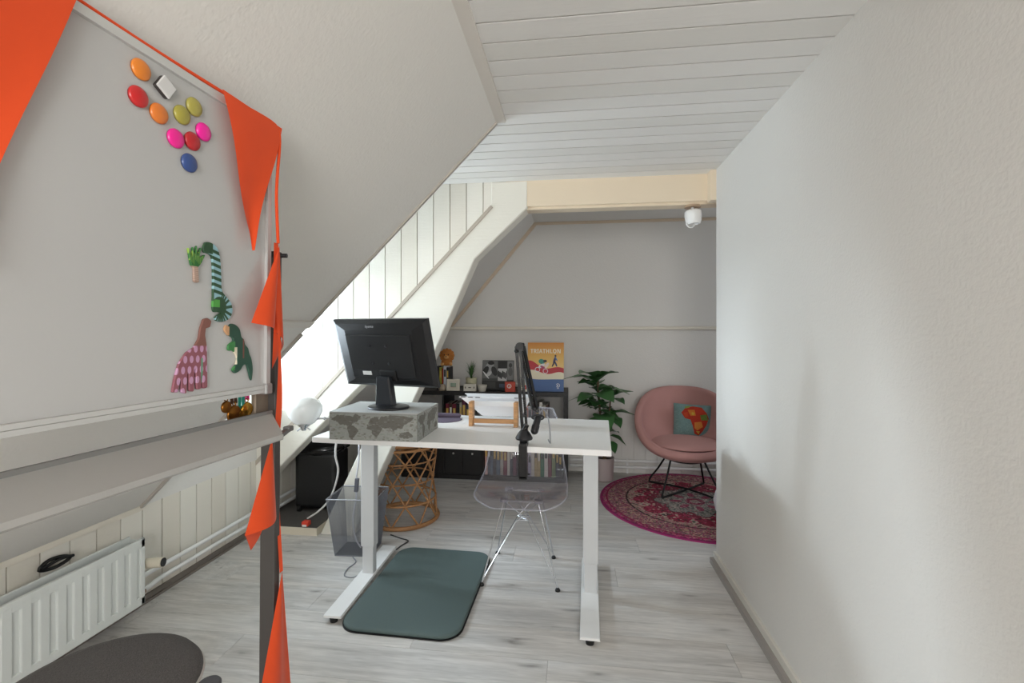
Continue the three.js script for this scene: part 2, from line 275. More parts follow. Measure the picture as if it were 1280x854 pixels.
// ---------------------------------------------------------------- whiteboard on its stand, bunting and magnets
const boardAt = new THREE.Matrix4().makeRotationFromEuler(new THREE.Euler(-0.0115, -0.044, 0, 'YXZ')).setPosition(-0.664, 1.164, -0.964);
const setMatrix = (o, m) => { m.decompose(o.position, o.quaternion, o.scale); return o; };
const onBoard = (o, y, z, x = 0) => setMatrix(o, boardAt.clone().multiply(new THREE.Matrix4().makeTranslation(x, y, z)).multiply(new THREE.Matrix4().makeRotationY(PI / 2)));   // local x runs to the far end, y up, z out of the board
const face = new THREE.Matrix4().makeRotationY(PI / 2);
{
  // board frame: x out of the board towards the room, y up from the lower edge, z from the far end to the near end
  const w = thing('whiteboard', 'white magnetic board in an aluminium frame on a grey floor stand', 'whiteboard');
  setMatrix(w, boardAt.clone().multiply(new THREE.Matrix4().makeTranslation(0, -1.164, 0)));
  const Y = 1.164, LZ = 0.9, HT = 0.588;
  part('panel', box6(-0.014, -0.002, Y + 0.012, Y + HT - 0.012, 0.012, LZ - 0.012), mat('#bab9b7', 0.22, { clearcoat: 0.4, clearcoatRoughness: 0.1 }), w);
  part('frame_rail', [box6(-0.018, 0.004, Y + HT - 0.016, Y + HT - 0.0075, 0.006, LZ - 0.006), box6(-0.018, 0.002, Y + HT - 0.007, Y + HT, 0.0, LZ)], mat('#d3d2cf', 0.4, { metalness: 0.35 }), w);
  part('frame_rail', [box6(-0.018, 0.004, Y + 0.0085, Y + 0.016, 0.006, LZ - 0.006), box6(-0.018, 0.003, Y, Y + 0.0078, 0.0, LZ)], mat('#cfcecb', 0.4, { metalness: 0.35 }), w);
  for (const z of [0.006, LZ - 0.006]) part('frame_stile', box6(-0.018, 0.005, Y + 0.012, Y + HT - 0.012, z - 0.006, z + 0.006), mat('#c4c3c1', 0.4, { metalness: 0.35 }), w);
  for (const y of [Y + 0.008, Y + HT - 0.008]) part('corner_cap', [RB(0.026, 0.024, 0.022, 0.004, -0.006, y, 0.004), rod([-0.02, y, -0.004], [-0.045, y, -0.012], 0.006)], M.aluDull, w);
  for (const z of [-0.044, LZ + 0.03]) {
    part('post', [RB(0.036, 1.45, 0.02, 0.002, -0.026, 0.743, z)], mat('#4a4745', 0.5, { metalness: 0.2 }), w);
    part('post_cap', [RB(0.037, 0.016, 0.022, 0.003, -0.026, 1.474, z), rod([-0.02, 1.474, z - 0.005], [0.004, 1.474, z - 0.012], 0.005)], M.dark, w);
    part('foot', [RB(0.42, 0.03, 0.04, 0.008, 0.07, 0.033, z), C(0.02, 0.022, 0.018, -0.11, 0.009, z), C(0.02, 0.022, 0.018, 0.25, 0.009, z)], mat('#5b5b5e', 0.5, { metalness: 0.5 }), w);
    part('bracket', [RB(0.012, 0.07, 0.06, 0.003, -0.032, Y - 0.02, z > 0 ? z - 0.02 : z + 0.02)], mat('#86796a', 0.5, { metalness: 0.4 }), w);
  }
  part('crossbar', RB(0.02, 0.03, LZ + 0.04, 0.003, -0.026, 0.2, LZ / 2), mat('#77777a', 0.42, { metalness: 0.6 }), w);
  const zEnd = (x) => lerp(-0.012, 0.05, x / 0.074), run = (p) => { const g = []; for (let i = 0; i < p.length; i++) { const q = p[(i + 1) % p.length], w = p[i]; g.push(surface((u, v) => { const x = lerp(w[0], q[0], u), y = lerp(w[1], q[1], u); return [x, y, lerp(zEnd(x), LZ + 0.03, v)]; }, 1, 1)); } return g; };
  const tray = part('tray', [...run([[0.0, Y - 0.048], [0.0, Y - 0.054], [0.070, Y - 0.092], [0.074, Y - 0.088], [0.072, Y - 0.080]]), surface((u, v) => { const x = 0.073 * u; return [x, Y - 0.048 - 0.033 * u - 0.007 * v, zEnd(x)]; }, 4, 1)], mat('#b9b7b3', 0.5, { metalness: 0.4 }), w);
  part('rim', [box6(-0.006, 0.002, Y - 0.060, Y - 0.042, -0.012, LZ + 0.03)], mat('#8c8b89', 0.5, { metalness: 0.5 }), tray);
  part('tray_end', [bar([0.066, Y - 0.083, 0.05], [0.06, Y - 0.078, 0.018], 0.014, 0.007), RB(0.016, 0.011, 0.018, 0.003, 0.058, Y - 0.076, 0.012)], mat('#6f6e6d', 0.5, { metalness: 0.4 }), tray);
}
function magnet(name, label, color, y, z, group) {
  const o = single(name, label, 'magnet', lathe([[0, 0], [0.0155, 0], [0.0165, 0.0035], [0.0145, 0.0062], [0.0085, 0.0082], [0, 0.0088]], 28).rotateX(PI / 2), mat(color, 0.3, { clearcoat: 0.5, clearcoatRoughness: 0.2 }), group);
  return onBoard(o, y, z, -0.002);
}
magnet('round_magnet', 'orange round magnet highest on the whiteboard', '#e07f22', 0.545, 0.304, 'round magnets on the whiteboard');
magnet('round_magnet', 'red round magnet left of an orange magnet and below the topmost orange one', '#c71a1d', 0.5, 0.308, 'round magnets on the whiteboard');
magnet('round_magnet', 'orange round magnet between the white diamond magnet and a red magnet', '#e07a2a', 0.49, 0.272, 'round magnets on the whiteboard');
magnet('round_magnet', 'olive green round magnet beside a higher olive green magnet', '#a59b3f', 0.508, 0.228, 'round magnets on the whiteboard');
magnet('round_magnet', 'olive green round magnet closest to the top rail of the board', '#aaa04a', 0.534, 0.203, 'round magnets on the whiteboard');
magnet('round_magnet', 'hot pink round magnet left of a dark red magnet', '#ee1790', 0.462, 0.24, 'round magnets on the whiteboard');
magnet('round_magnet', 'dark red round magnet between two hot pink magnets', '#b71a22', 0.471, 0.206, 'round magnets on the whiteboard');
magnet('round_magnet', 'hot pink round magnet below the olive magnets next to the orange flag', '#f0149a', 0.498, 0.182, 'round magnets on the whiteboard');
magnet('round_magnet', 'dark blue round magnet lowest of the round magnets', '#2f4a86', 0.43, 0.212, 'round magnets on the whiteboard');
{
  const o = thing('square_magnet', 'white square magnet turned on its corner with dark edge', 'magnet');
  part('body', RB(0.027, 0.027, 0.008, 0.003, 0, 0, 0.004).rotateZ(PI / 4 + 0.25), mat('#3a3432', 0.5), o);
  part('face', RB(0.027, 0.027, 0.004, 0.0019, 0, 0, 0.0095).rotateZ(PI / 4 + 0.25), mat('#d6d5d3', 0.35), o);
  onBoard(o, 0.537, 0.265, -0.002);
}
// flat cut-out magnets: outlines as (height, distance from the far end)
function cutout(name, label, outline, draw, smooth = 0.5, extra) {
  const ys = outline.map((p) => p[0]), zs = outline.map((p) => p[1]), y0 = Math.min(...ys), y1 = Math.max(...ys), z0 = Math.min(...zs), z1 = Math.max(...zs), cy = (y0 + y1) / 2, cz = (z0 + z1) / 2;
  const pts = outline.map(([y, z]) => V3(cz - z, y - cy, 0)), curve = new THREE.CatmullRomCurve3(pts, true, 'catmullrom', smooth);
  const g = new THREE.ExtrudeGeometry(new THREE.Shape(curve.getPoints(outline.length * 4).map((p) => new THREE.Vector2(p.x, p.y))), { depth: 0.003, bevelEnabled: true, bevelSize: 0.0008, bevelThickness: 0.0008, bevelSegments: 1 });
  const p = g.attributes.position, uv = g.attributes.uv;
  for (let i = 0; i < p.count; i++) uv.setXY(i, (p.getX(i) + (z1 - z0) / 2) / (z1 - z0), (p.getY(i) + (y1 - y0) / 2) / (y1 - y0));
  const t = canvasTex(256, 256, (c, W, H) => draw(c, W, H, (y, z) => [(z1 - z) / (z1 - z0) * W, (y1 - y) / (y1 - y0) * H]));
  const o = single(name, label, 'magnet', g, mat('#ffffff', 0.6, { map: t }), 'cut-out animal magnets on the whiteboard', true);
  return onBoard(o, cy, cz, -0.001);
}
cutout('tree_magnet', 'small palm tree magnet with green fronds and pale trunk', [[0.222, 0.2], [0.245, 0.201], [0.251, 0.207], [0.278, 0.213], [0.262, 0.204], [0.281, 0.204], [0.265, 0.199], [0.285, 0.196], [0.266, 0.194], [0.283, 0.187], [0.264, 0.19], [0.272, 0.178], [0.255, 0.187], [0.247, 0.193], [0.222, 0.191]], (c, W, H) => {
  c.fillStyle = '#2f6b33'; c.fillRect(0, 0, W, H); c.fillStyle = '#8fb04a'; for (let k = 0; k < 12; k++) c.fillRect(20 * k, 10 + 9 * (k % 5), 5, 90); c.fillStyle = '#b3998a'; c.fillRect(0, H * 0.58, W, H); c.fillStyle = '#9a7f70'; for (let k = 0; k < 8; k++) c.fillRect(0, H * 0.6 + k * 14, W, 4);
}, 0.3);
cutout('dinosaur_magnet', 'green long necked dinosaur magnet with blue and dark stripes', [[0.284, 0.181], [0.295, 0.176], [0.297, 0.165], [0.293, 0.153], [0.282, 0.145], [0.262, 0.141], [0.235, 0.139], [0.211, 0.137], [0.198, 0.124], [0.187, 0.113], [0.171, 0.110], [0.158, 0.118], [0.152, 0.132], [0.152, 0.146], [0.157, 0.152], [0.163, 0.146], [0.168, 0.137], [0.170, 0.146], [0.172, 0.157], [0.2, 0.157], [0.23, 0.157], [0.255, 0.158], [0.272, 0.161], [0.277, 0.17], [0.278, 0.179]], (c, W, H, at2) => {
  c.fillStyle = '#8fb6c0'; c.fillRect(0, 0, W, H); c.fillStyle = '#2d4d33';
  for (let k = 0; k < 7; k++) { const [x, y] = at2(0.283 - k * 0.0125, 0.16 - k * 0.001); c.save(); c.translate(x, y); c.rotate(0.1); c.fillRect(-60, -6, 150, 11); c.restore(); }
  { const [x, y] = at2(0.176, 0.14); for (let k = 0; k < 15; k++) { c.save(); c.translate(x, y); c.rotate(-1.3 + k * 0.3); c.fillRect(0, -5, 220, 10); c.restore(); } c.beginPath(); c.ellipse(x - 10, y - 6, 62, 34, 0, 0, 7); c.fill(); }
  c.fillRect(0, 0, W * 0.3, H * 0.14); c.fillStyle = '#4f9a44'; c.fillRect(0, H * 0.72, W * 0.55, H * 0.1); c.fillRect(W * 0.62, H * 0.02, W * 0.13, H * 0.42); c.fillStyle = '#2d4d33'; c.fillRect(0, H * 0.6, W * 0.35, H * 0.14);
});
cutout('dinosaur_magnet', 'purple long necked dinosaur magnet with round pink spots', [[0.151, 0.162], [0.156, 0.170], [0.153, 0.179], [0.138, 0.185], [0.118, 0.189], [0.102, 0.2], [0.094, 0.215], [0.075, 0.23], [0.05, 0.238], [0.029, 0.242], [0.028, 0.233], [0.048, 0.2275], [0.052, 0.2255], [0.027, 0.2245], [0.024, 0.2155], [0.058, 0.2135], [0.058, 0.2095], [0.028, 0.2085], [0.026, 0.2], [0.064, 0.1985], [0.064, 0.195], [0.029, 0.1925], [0.029, 0.1845], [0.056, 0.1825], [0.056, 0.1805], [0.029, 0.1785], [0.03, 0.17], [0.07, 0.171], [0.104, 0.172], [0.125, 0.176], [0.138, 0.174], [0.141, 0.165]], (c, W, H) => {
  c.fillStyle = '#8f5560'; c.fillRect(0, 0, W, H); c.fillStyle = '#c295b4'; for (let k = 0; k < 26; k++) { c.beginPath(); c.arc(20 + 42 * (k % 6) + 14 * (Math.floor(k / 6) % 2), H * 0.42 + 36 * Math.floor(k / 6), 13, 0, 7); c.fill(); }
  c.fillStyle = '#5f9a7a'; c.fillRect(W * 0.72, H * 0.55, 12, H * 0.35); c.fillStyle = '#83584e'; c.fillRect(W * 0.55, 0, W, H * 0.38);
}, 0.15);
cutout('dinosaur_magnet', 'dark green upright dinosaur magnet with spiny back', [[0.136, 0.128], [0.144, 0.125], [0.141, 0.118], [0.147, 0.112], [0.145, 0.101], [0.137, 0.09], [0.121, 0.085], [0.116, 0.078], [0.105, 0.074], [0.098, 0.066], [0.086, 0.062], [0.075, 0.056], [0.055, 0.052], [0.032, 0.055], [0.05, 0.062], [0.066, 0.069], [0.064, 0.079], [0.055, 0.087], [0.05, 0.1], [0.057, 0.107], [0.068, 0.097], [0.082, 0.096], [0.095, 0.106], [0.096, 0.118], [0.106, 0.117], [0.113, 0.106], [0.121, 0.108], [0.127, 0.121]], (c, W, H) => {
  c.fillStyle = '#2b4f40'; c.fillRect(0, 0, W, H); c.fillStyle = '#3f7f47'; c.fillRect(0, H * 0.3, W * 0.35, H * 0.5); c.fillStyle = '#d9cdb8'; c.fillRect(W * 0.32, H * 0.4, W * 0.1, H * 0.3); c.fillStyle = '#7a4a40'; c.fillRect(W * 0.62, H * 0.2, W * 0.05, H * 0.4); c.fillStyle = '#c79a72'; c.fillRect(0, 0, W * 0.14, H * 0.2);
}, 0.4);
// bunting: one ribbon with its flags, draped over the board and down the post
{
  const b = thing('bunting', 'orange pennant bunting draped over the whiteboard and down its post', 'bunting');
  setMatrix(b, boardAt.clone().multiply(new THREE.Matrix4().makeTranslation(0, -1.164, 0)));
  const Y = 1.164;
  part('ribbon', [tube([[0.006, Y + 0.59, 0.88], [0.002, Y + 0.593, 0.6], [-0.004, Y + 0.593, 0.3], [0.004, Y + 0.593, 0.1], [0.01, Y + 0.59, -0.008], [0.012, Y + 0.575, -0.014], [0.012, Y + 0.44, -0.006], [0.014, Y + 0.33, -0.01]], 0.0035, 90, 6), surface((u, v) => { const y = lerp(0.33, -0.1, v), w = 0.007 + 0.003 * Math.sin(v * 9); return [0.012 + 0.012 * Math.sin(v * 3), Y + y, -0.006 + 0.006 * Math.sin(v * 5) + lerp(-w, w, u)]; }, 2, 30), surface((u, v) => [-0.012 + 0.01 * v, Y + lerp(-0.28, -0.42, v), -0.052 + lerp(-0.006, 0.006, u)], 2, 8)], M.orange, b);
  const flag = (name, pts, bulge, m = M.orange) => {          // a triangle of cloth, subdivided and bent
    const [a, p, q] = pts.map((k) => V3(...k));
    part(name, surface((u, v) => { const s = a.clone().lerp(p, v), e = a.clone().lerp(q, v), r = s.lerp(e, u); r.x += bulge(u, v); return [r.x, r.y, r.z]; }, 12, 14), m, b);
  };
  // two hang from the top rail
  const hang = (z0, z1, tip, amp) => part('flag', surface((u, v) => { const z = lerp(lerp(z0, z1, u), tip[1], v); return [0.013 + amp * Math.sin(u * 5 + v * 3) * v * (1 - 0.5 * v) + 0.004 * Math.sin(v * 7), Y + lerp(0.592, tip[0], v), z]; }, 12, 18), M.orange, b);
  hang(0.62, 0.405, [0.2, 0.53], 0.012);
  hang(0.152, -0.022, [0.3, 0.069], 0.006);
  // three hang down the post, folded on themselves
  flag('flag', [[0.016, Y + 0.325, -0.012], [0.03, Y + 0.15, 0.092], [0.012, Y + 0.135, -0.002]], (u, v) => 0.018 * Math.sin(u * PI) * v);
  flag('flag', [[0.016, Y + 0.325, -0.012], [0.012, Y + 0.135, 0.0], [-0.012, Y + 0.095, -0.064]], (u, v) => 0.012 * Math.sin(u * PI) * v);
  flag('flag_fold', [[-0.006, Y + 0.05, -0.02], [0.012, Y + 0.137, 0.0], [-0.012, Y + 0.095, -0.064]], (u, v) => 0.006 * Math.sin(u * PI) * v);
  flag('flag', [[0.014, Y - 0.098, 0.004], [0.044, Y - 0.262, 0.122], [0.018, Y - 0.275, -0.006]], (u, v) => 0.02 * Math.sin(u * PI) * v);
  flag('flag_fold', [[0.044, Y - 0.262, 0.12], [0.016, Y - 0.315, 0.07], [0.016, Y - 0.275, 0.03]], (u, v) => 0.004 * Math.sin(u * PI) * v);
  flag('flag', [[-0.002, Y - 0.42, -0.055], [0.02, Y - 0.8, 0.1], [-0.01, Y - 0.8, -0.14]], (u, v) => 0.022 * Math.sin(u * PI * 1.5) * v, M.orange);
}
// medals hanging behind the board
function medal(name, label, y, z, ribbon, metal, r) {
  const o = thing(name, label, 'medal', [0, 0, 0], 0, 'medals behind the whiteboard');
  setMatrix(o, boardAt.clone().multiply(new THREE.Matrix4().makeTranslation(-0.034, y, z)));
  part('disc', [lathe([[0, -0.002], [r, -0.002], [r * 1.02, 0], [r * 0.98, 0.003], [r * 0.85, 0.002], [r * 0.6, 0.003], [0, 0.0035]], 24).rotateZ(-PI / 2), new THREE.TorusGeometry(0.004, 0.0012, 6, 12).translate(0, r + 0.004, 0)], metal, o);
  part('ribbon', [box6(-0.001, 0.001, r + 0.004, 0.075, -0.0075, -0.0005), box6(-0.003, -0.001, r + 0.004, 0.075, 0.0005, 0.0075)], ribbon, o);
}
medal('medal', 'gold medal on a pink ribbon below the whiteboard', -0.036, 0.024, mat('#d81f7c', 0.7), M.gold, 0.016);
medal('medal', 'gold medal on a teal ribbon below the whiteboard', -0.05, 0.038, mat('#1f8a78', 0.7), M.gold, 0.015);
medal('medal', 'brown bronze medal beside the teal ribbon medal', -0.04, 0.06, mat('#4a2f1c', 0.7), M.brass, 0.018);
medal('medal', 'small dark bronze medal farthest from the post', -0.022, 0.082, mat('#5a3a20', 0.7), M.brass, 0.012);

// ---------------------------------------------------------------- radiator and heating pipes
{
  const x1 = -1.9, x0 = -1.985, z0 = -1.895, z1 = -0.75, y0 = 0.075, y1 = 0.37;
  const r = thing('radiator', 'white panel radiator with upright ribs below the whiteboard', 'radiator', [(x0 + x1) / 2, 0, (z0 + z1) / 2]);
  const ox = -(x0 + x1) / 2, oz = -(z0 + z1) / 2, g = (l) => l.map((k) => k.translate(ox, 0, oz));
  const ribs = [], pitch = 0.0585, n = Math.floor((z1 - z0 - 0.05) / pitch);
  part('back_panel', g([RB(0.012, y1 - y0, z1 - z0, 0.004, x0 + 0.006, (y0 + y1) / 2, (z0 + z1) / 2)]), M.radiator, r);
  part('front_panel', g([box6(x1 - 0.014, x1 - 0.007, y0, y1, z0, z1), RB(0.014, 0.04, z1 - z0, 0.004, x1 - 0.007, y1 - 0.02, (z0 + z1) / 2), RB(0.014, 0.036, z1 - z0, 0.004, x1 - 0.007, y0 + 0.018, (z0 + z1) / 2), RB(0.014, y1 - y0, 0.022, 0.004, x1 - 0.007, (y0 + y1) / 2, z0 + 0.011)]), M.radiator, r);
  for (let k = 0; k < n; k++) part('rib', g([RB(0.014, y1 - y0 - 0.03, 0.036, 0.0055, x1 - 0.0065, (y0 + y1) / 2, z0 + 0.056 + k * pitch)]), M.radiator, r);
  part('side_cover', g([box6(x0, x1 - 0.004, y0 + 0.01, y1 - 0.012, z0, z0 + 0.004)]), M.radiator, r);
  const fins = []; for (let k = 0; k < 46; k++) fins.push(box6(x0 + 0.012, x1 - 0.014, y0 + 0.02, y1 - 0.03, z0 + 0.02 + k * 0.0242, z0 + 0.022 + k * 0.0242));
  part('convector', g(fins), mat('#b9bcb9', 0.5), r);
  for (const z of [z0 + 0.2, z1 - 0.2]) part('wall_bracket', g([box6(x0 - 0.04, x0 + 0.01, y0 + 0.03, y0 + 0.07, z, z + 0.03)]), M.radiator, r);
  const v = part('valve', g([rod([-1.945, 0.232, z0], [-1.945, 0.232, z0 - 0.035], 0.013, 14), rod([-1.945, 0.232, z0 - 0.03], [-1.912, 0.236, z0 - 0.034], 0.014, 14)]), M.blackGloss, r);
  part('thermostat_knob', g([rod([-1.93, 0.234, z0 - 0.034], [-1.858, 0.238, z0 - 0.048], 0.022, 20)]), mat('#e6ddc8', 0.5), v);
  part('knob_face', g([rod([-1.8585, 0.238, z0 - 0.048], [-1.8545, 0.2382, z0 - 0.049], 0.019, 20)]), M.dark, v);
  part('lower_valve', g([rod([-1.945, 0.112, z0], [-1.945, 0.112, z0 - 0.03], 0.011, 12), rod([-1.945, 0.112, z0 - 0.018], [-1.922, 0.118, z0 - 0.018], 0.009, 12)]), mat('#a88a72', 0.35, { metalness: 0.8 }), r);
  single('heating_pipe', 'upper white heating pipe running from the radiator along the knee wall', 'pipe', tube([[-1.945, 0.232, z0 - 0.012], [-1.945, 0.19, z0 - 0.014], [-1.962, 0.165, z0 - 0.04], [-1.992, 0.15, z0 - 0.1], [-1.995, 0.148, z0 - 0.2], [-1.995, 0.148, -3.0], [-1.995, 0.148, -3.9]], 0.011, 80, 10), M.white, 'heating pipes along the knee wall');
  single('heating_pipe', 'lower white heating pipe running from the radiator along the knee wall', 'pipe', tube([[-1.945, 0.112, z0 - 0.03], [-1.945, 0.112, z0 - 0.06], [-1.975, 0.1, z0 - 0.13], [-1.992, 0.093, z0 - 0.18], [-1.995, 0.092, z0 - 0.3], [-1.995, 0.092, -3.0], [-1.995, 0.092, -3.9]], 0.011, 80, 10), M.white, 'heating pipes along the knee wall');
  single('cable_bundle', 'small black cable bundle behind the radiator top', 'cable', [tube([[-2.005, 0.385, -1.66], [-2.0, 0.405, -1.63], [-2.005, 0.41, -1.58], [-2.005, 0.39, -1.55], [-2.002, 0.375, -1.6]], 0.007, 40, 8, true), tube([[-2.0, 0.39, -1.67], [-1.997, 0.40, -1.62], [-1.998, 0.392, -1.55]], 0.006, 20, 8)], M.black);
  single('heating_pipe', 'upper white pipe along the foot of the back wall', 'pipe', [rod([-0.02, 0.115, BK + 0.045], [XE - 0.02, 0.115, BK + 0.045], 0.0135, 14)], M.white, 'heating pipes along the back wall');
  single('heating_pipe', 'lower white pipe along the foot of the back wall', 'pipe', [rod([-0.02, 0.06, BK + 0.045], [XE - 0.02, 0.06, BK + 0.045], 0.0135, 14), ...[0.5, 1.3].map((x) => box6(x - 0.008, x + 0.008, 0, 0.13, BK + 0.012, BK + 0.03))], M.white, 'heating pipes along the back wall');
}
// ---------------------------------------------------------------- grey stool in front of the radiator
{
  const s = thing('stool', 'round grey felt swivel stool in front of the radiator', 'stool', [-1.05, 0, -0.92]);
  const felt = mat('#6c6866', 0.95, { map: feltTint, bumpMap: feltBump, bumpScale: 0.001, sheen: 0.4, sheenRoughness: 0.6, sheenColor: rgb(0.4, 0.4, 0.4) });
  part('seat', lathe([[0, 0.455], [0.15, 0.455], [0.19, 0.464], [0.203, 0.48], [0.203, 0.492], [0.192, 0.507], [0.16, 0.518], [0.08, 0.523], [0, 0.524]], 56), felt, s);
  part('piping', new THREE.TorusGeometry(0.2035, 0.0035, 8, 72).rotateX(PI / 2).translate(0, 0.486, 0), mat('#cfcac4', 0.8), s);
  part('column', [C(0.025, 0.025, 0.24, 0, 0.335, 0), C(0.034, 0.034, 0.2, 0, 0.13, 0)], M.dark, s);
  part('base', lathe([[0, 0], [0.17, 0], [0.172, 0.008], [0.12, 0.022], [0.045, 0.035], [0.036, 0.06], [0, 0.06]], 40), M.dark, s);
  const lv = part('lever', [rod([0.03, 0.445, 0], [0.205, 0.455, -0.055], 0.007)], M.dark, s);
  part('lever_paddle', lathe([[0, -0.007], [0.022, -0.007], [0.025, -0.003], [0.025, 0.003], [0.022, 0.007], [0.019, 0.0055], [0, 0.0055]], 28).translate(0.226, 0.488, -0.064), mat('#55555a', 0.5), lv);
  part('lever_stem', [rod([0.2, 0.452, -0.053], [0.218, 0.482, -0.06], 0.011)], M.black, lv);
}

// ---------------------------------------------------------------- desk and what stands on it
const DT = 0.8;
{
  const d = thing('desk', 'white height adjustable desk with two grey white column legs', 'desk', [-0.512, 0, -2.375], -0.035);
  part('top', RB(1.375, 0.026, 0.675, 0.003, 0.008, DT - 0.013, 0).rotateY(-0.022), M.desk, d);
  part('crossbar', [box6(-0.5, 0.54, DT - 0.07, DT - 0.03, -0.1, -0.06), box6(-0.5, 0.54, DT - 0.07, DT - 0.03, 0.06, 0.1)], M.deskLeg, d);
  for (const [x, turn, dz] of [[-0.542, 0.05, 0.03], [0.603, 0.0, 0.0]]) {
    const l = part('leg', [RB(0.072, 0.60, 0.052, 0.004, x, DT - 0.326, 0.03), RB(0.06, 0.2, 0.042, 0.003, x, 0.13, 0.03)], M.deskLeg, d);
    part('foot', [prism([[-0.042, 0], [0.042, 0], [0.04, 0.012], [-0.04, 0.012]], -0.345, 0.345, 0.002).rotateY(turn).translate(x - 0.004, 0.022, 0.045 + dz)], M.white, d);
    for (const z of [-0.28, 0.37]) part('foot_pad', C(0.02, 0.017, 0.022, x - 0.004 + turn * (z - 0.045), 0.011, z + dz), M.black, d);
    part('bracket', [box6(x - 0.045, x + 0.045, DT - 0.03, DT - 0.0265, -0.26, 0.3)], M.deskLeg, d);
  }
}
{
  const m = thing('standing_mat', 'dark grey green cushioned standing mat beside the desk foot', 'mat', [-0.735, 0, -2.305], -0.02);
  const w = 0.262, h = 0.375, r = 0.08, s = new THREE.Shape();
  s.moveTo(-w + r, -h); s.lineTo(w - r, -h); s.absarc(w - r, -h + r, r, -PI / 2, 0); s.lineTo(w, h - r); s.absarc(w - r, h - r, r, 0, PI / 2); s.lineTo(-w + r, h); s.absarc(-w + r, h - r, r, PI / 2, PI); s.lineTo(-w, -h + r); s.absarc(-w + r, -h + r, r, PI, PI * 1.5);
  part('cushion', new THREE.ExtrudeGeometry(s, { depth: 0.003, bevelEnabled: true, bevelSize: 0.012, bevelThickness: 0.009, bevelSegments: 4, bevelOffset: -0.004, curveSegments: 12 }).rotateX(-PI / 2).translate(0, 0.011, 0), mat('#546462', 0.72, { bumpMap: feltBump, bumpScale: 0.0006 }), m);
  part('base_edge', new THREE.ExtrudeGeometry(s, { depth: 0.004, bevelEnabled: true, bevelSize: 0.012, bevelThickness: 0.001, bevelSegments: 1, curveSegments: 12 }).rotateX(-PI / 2).translate(0, 0.001, 0), M.black, m);
}
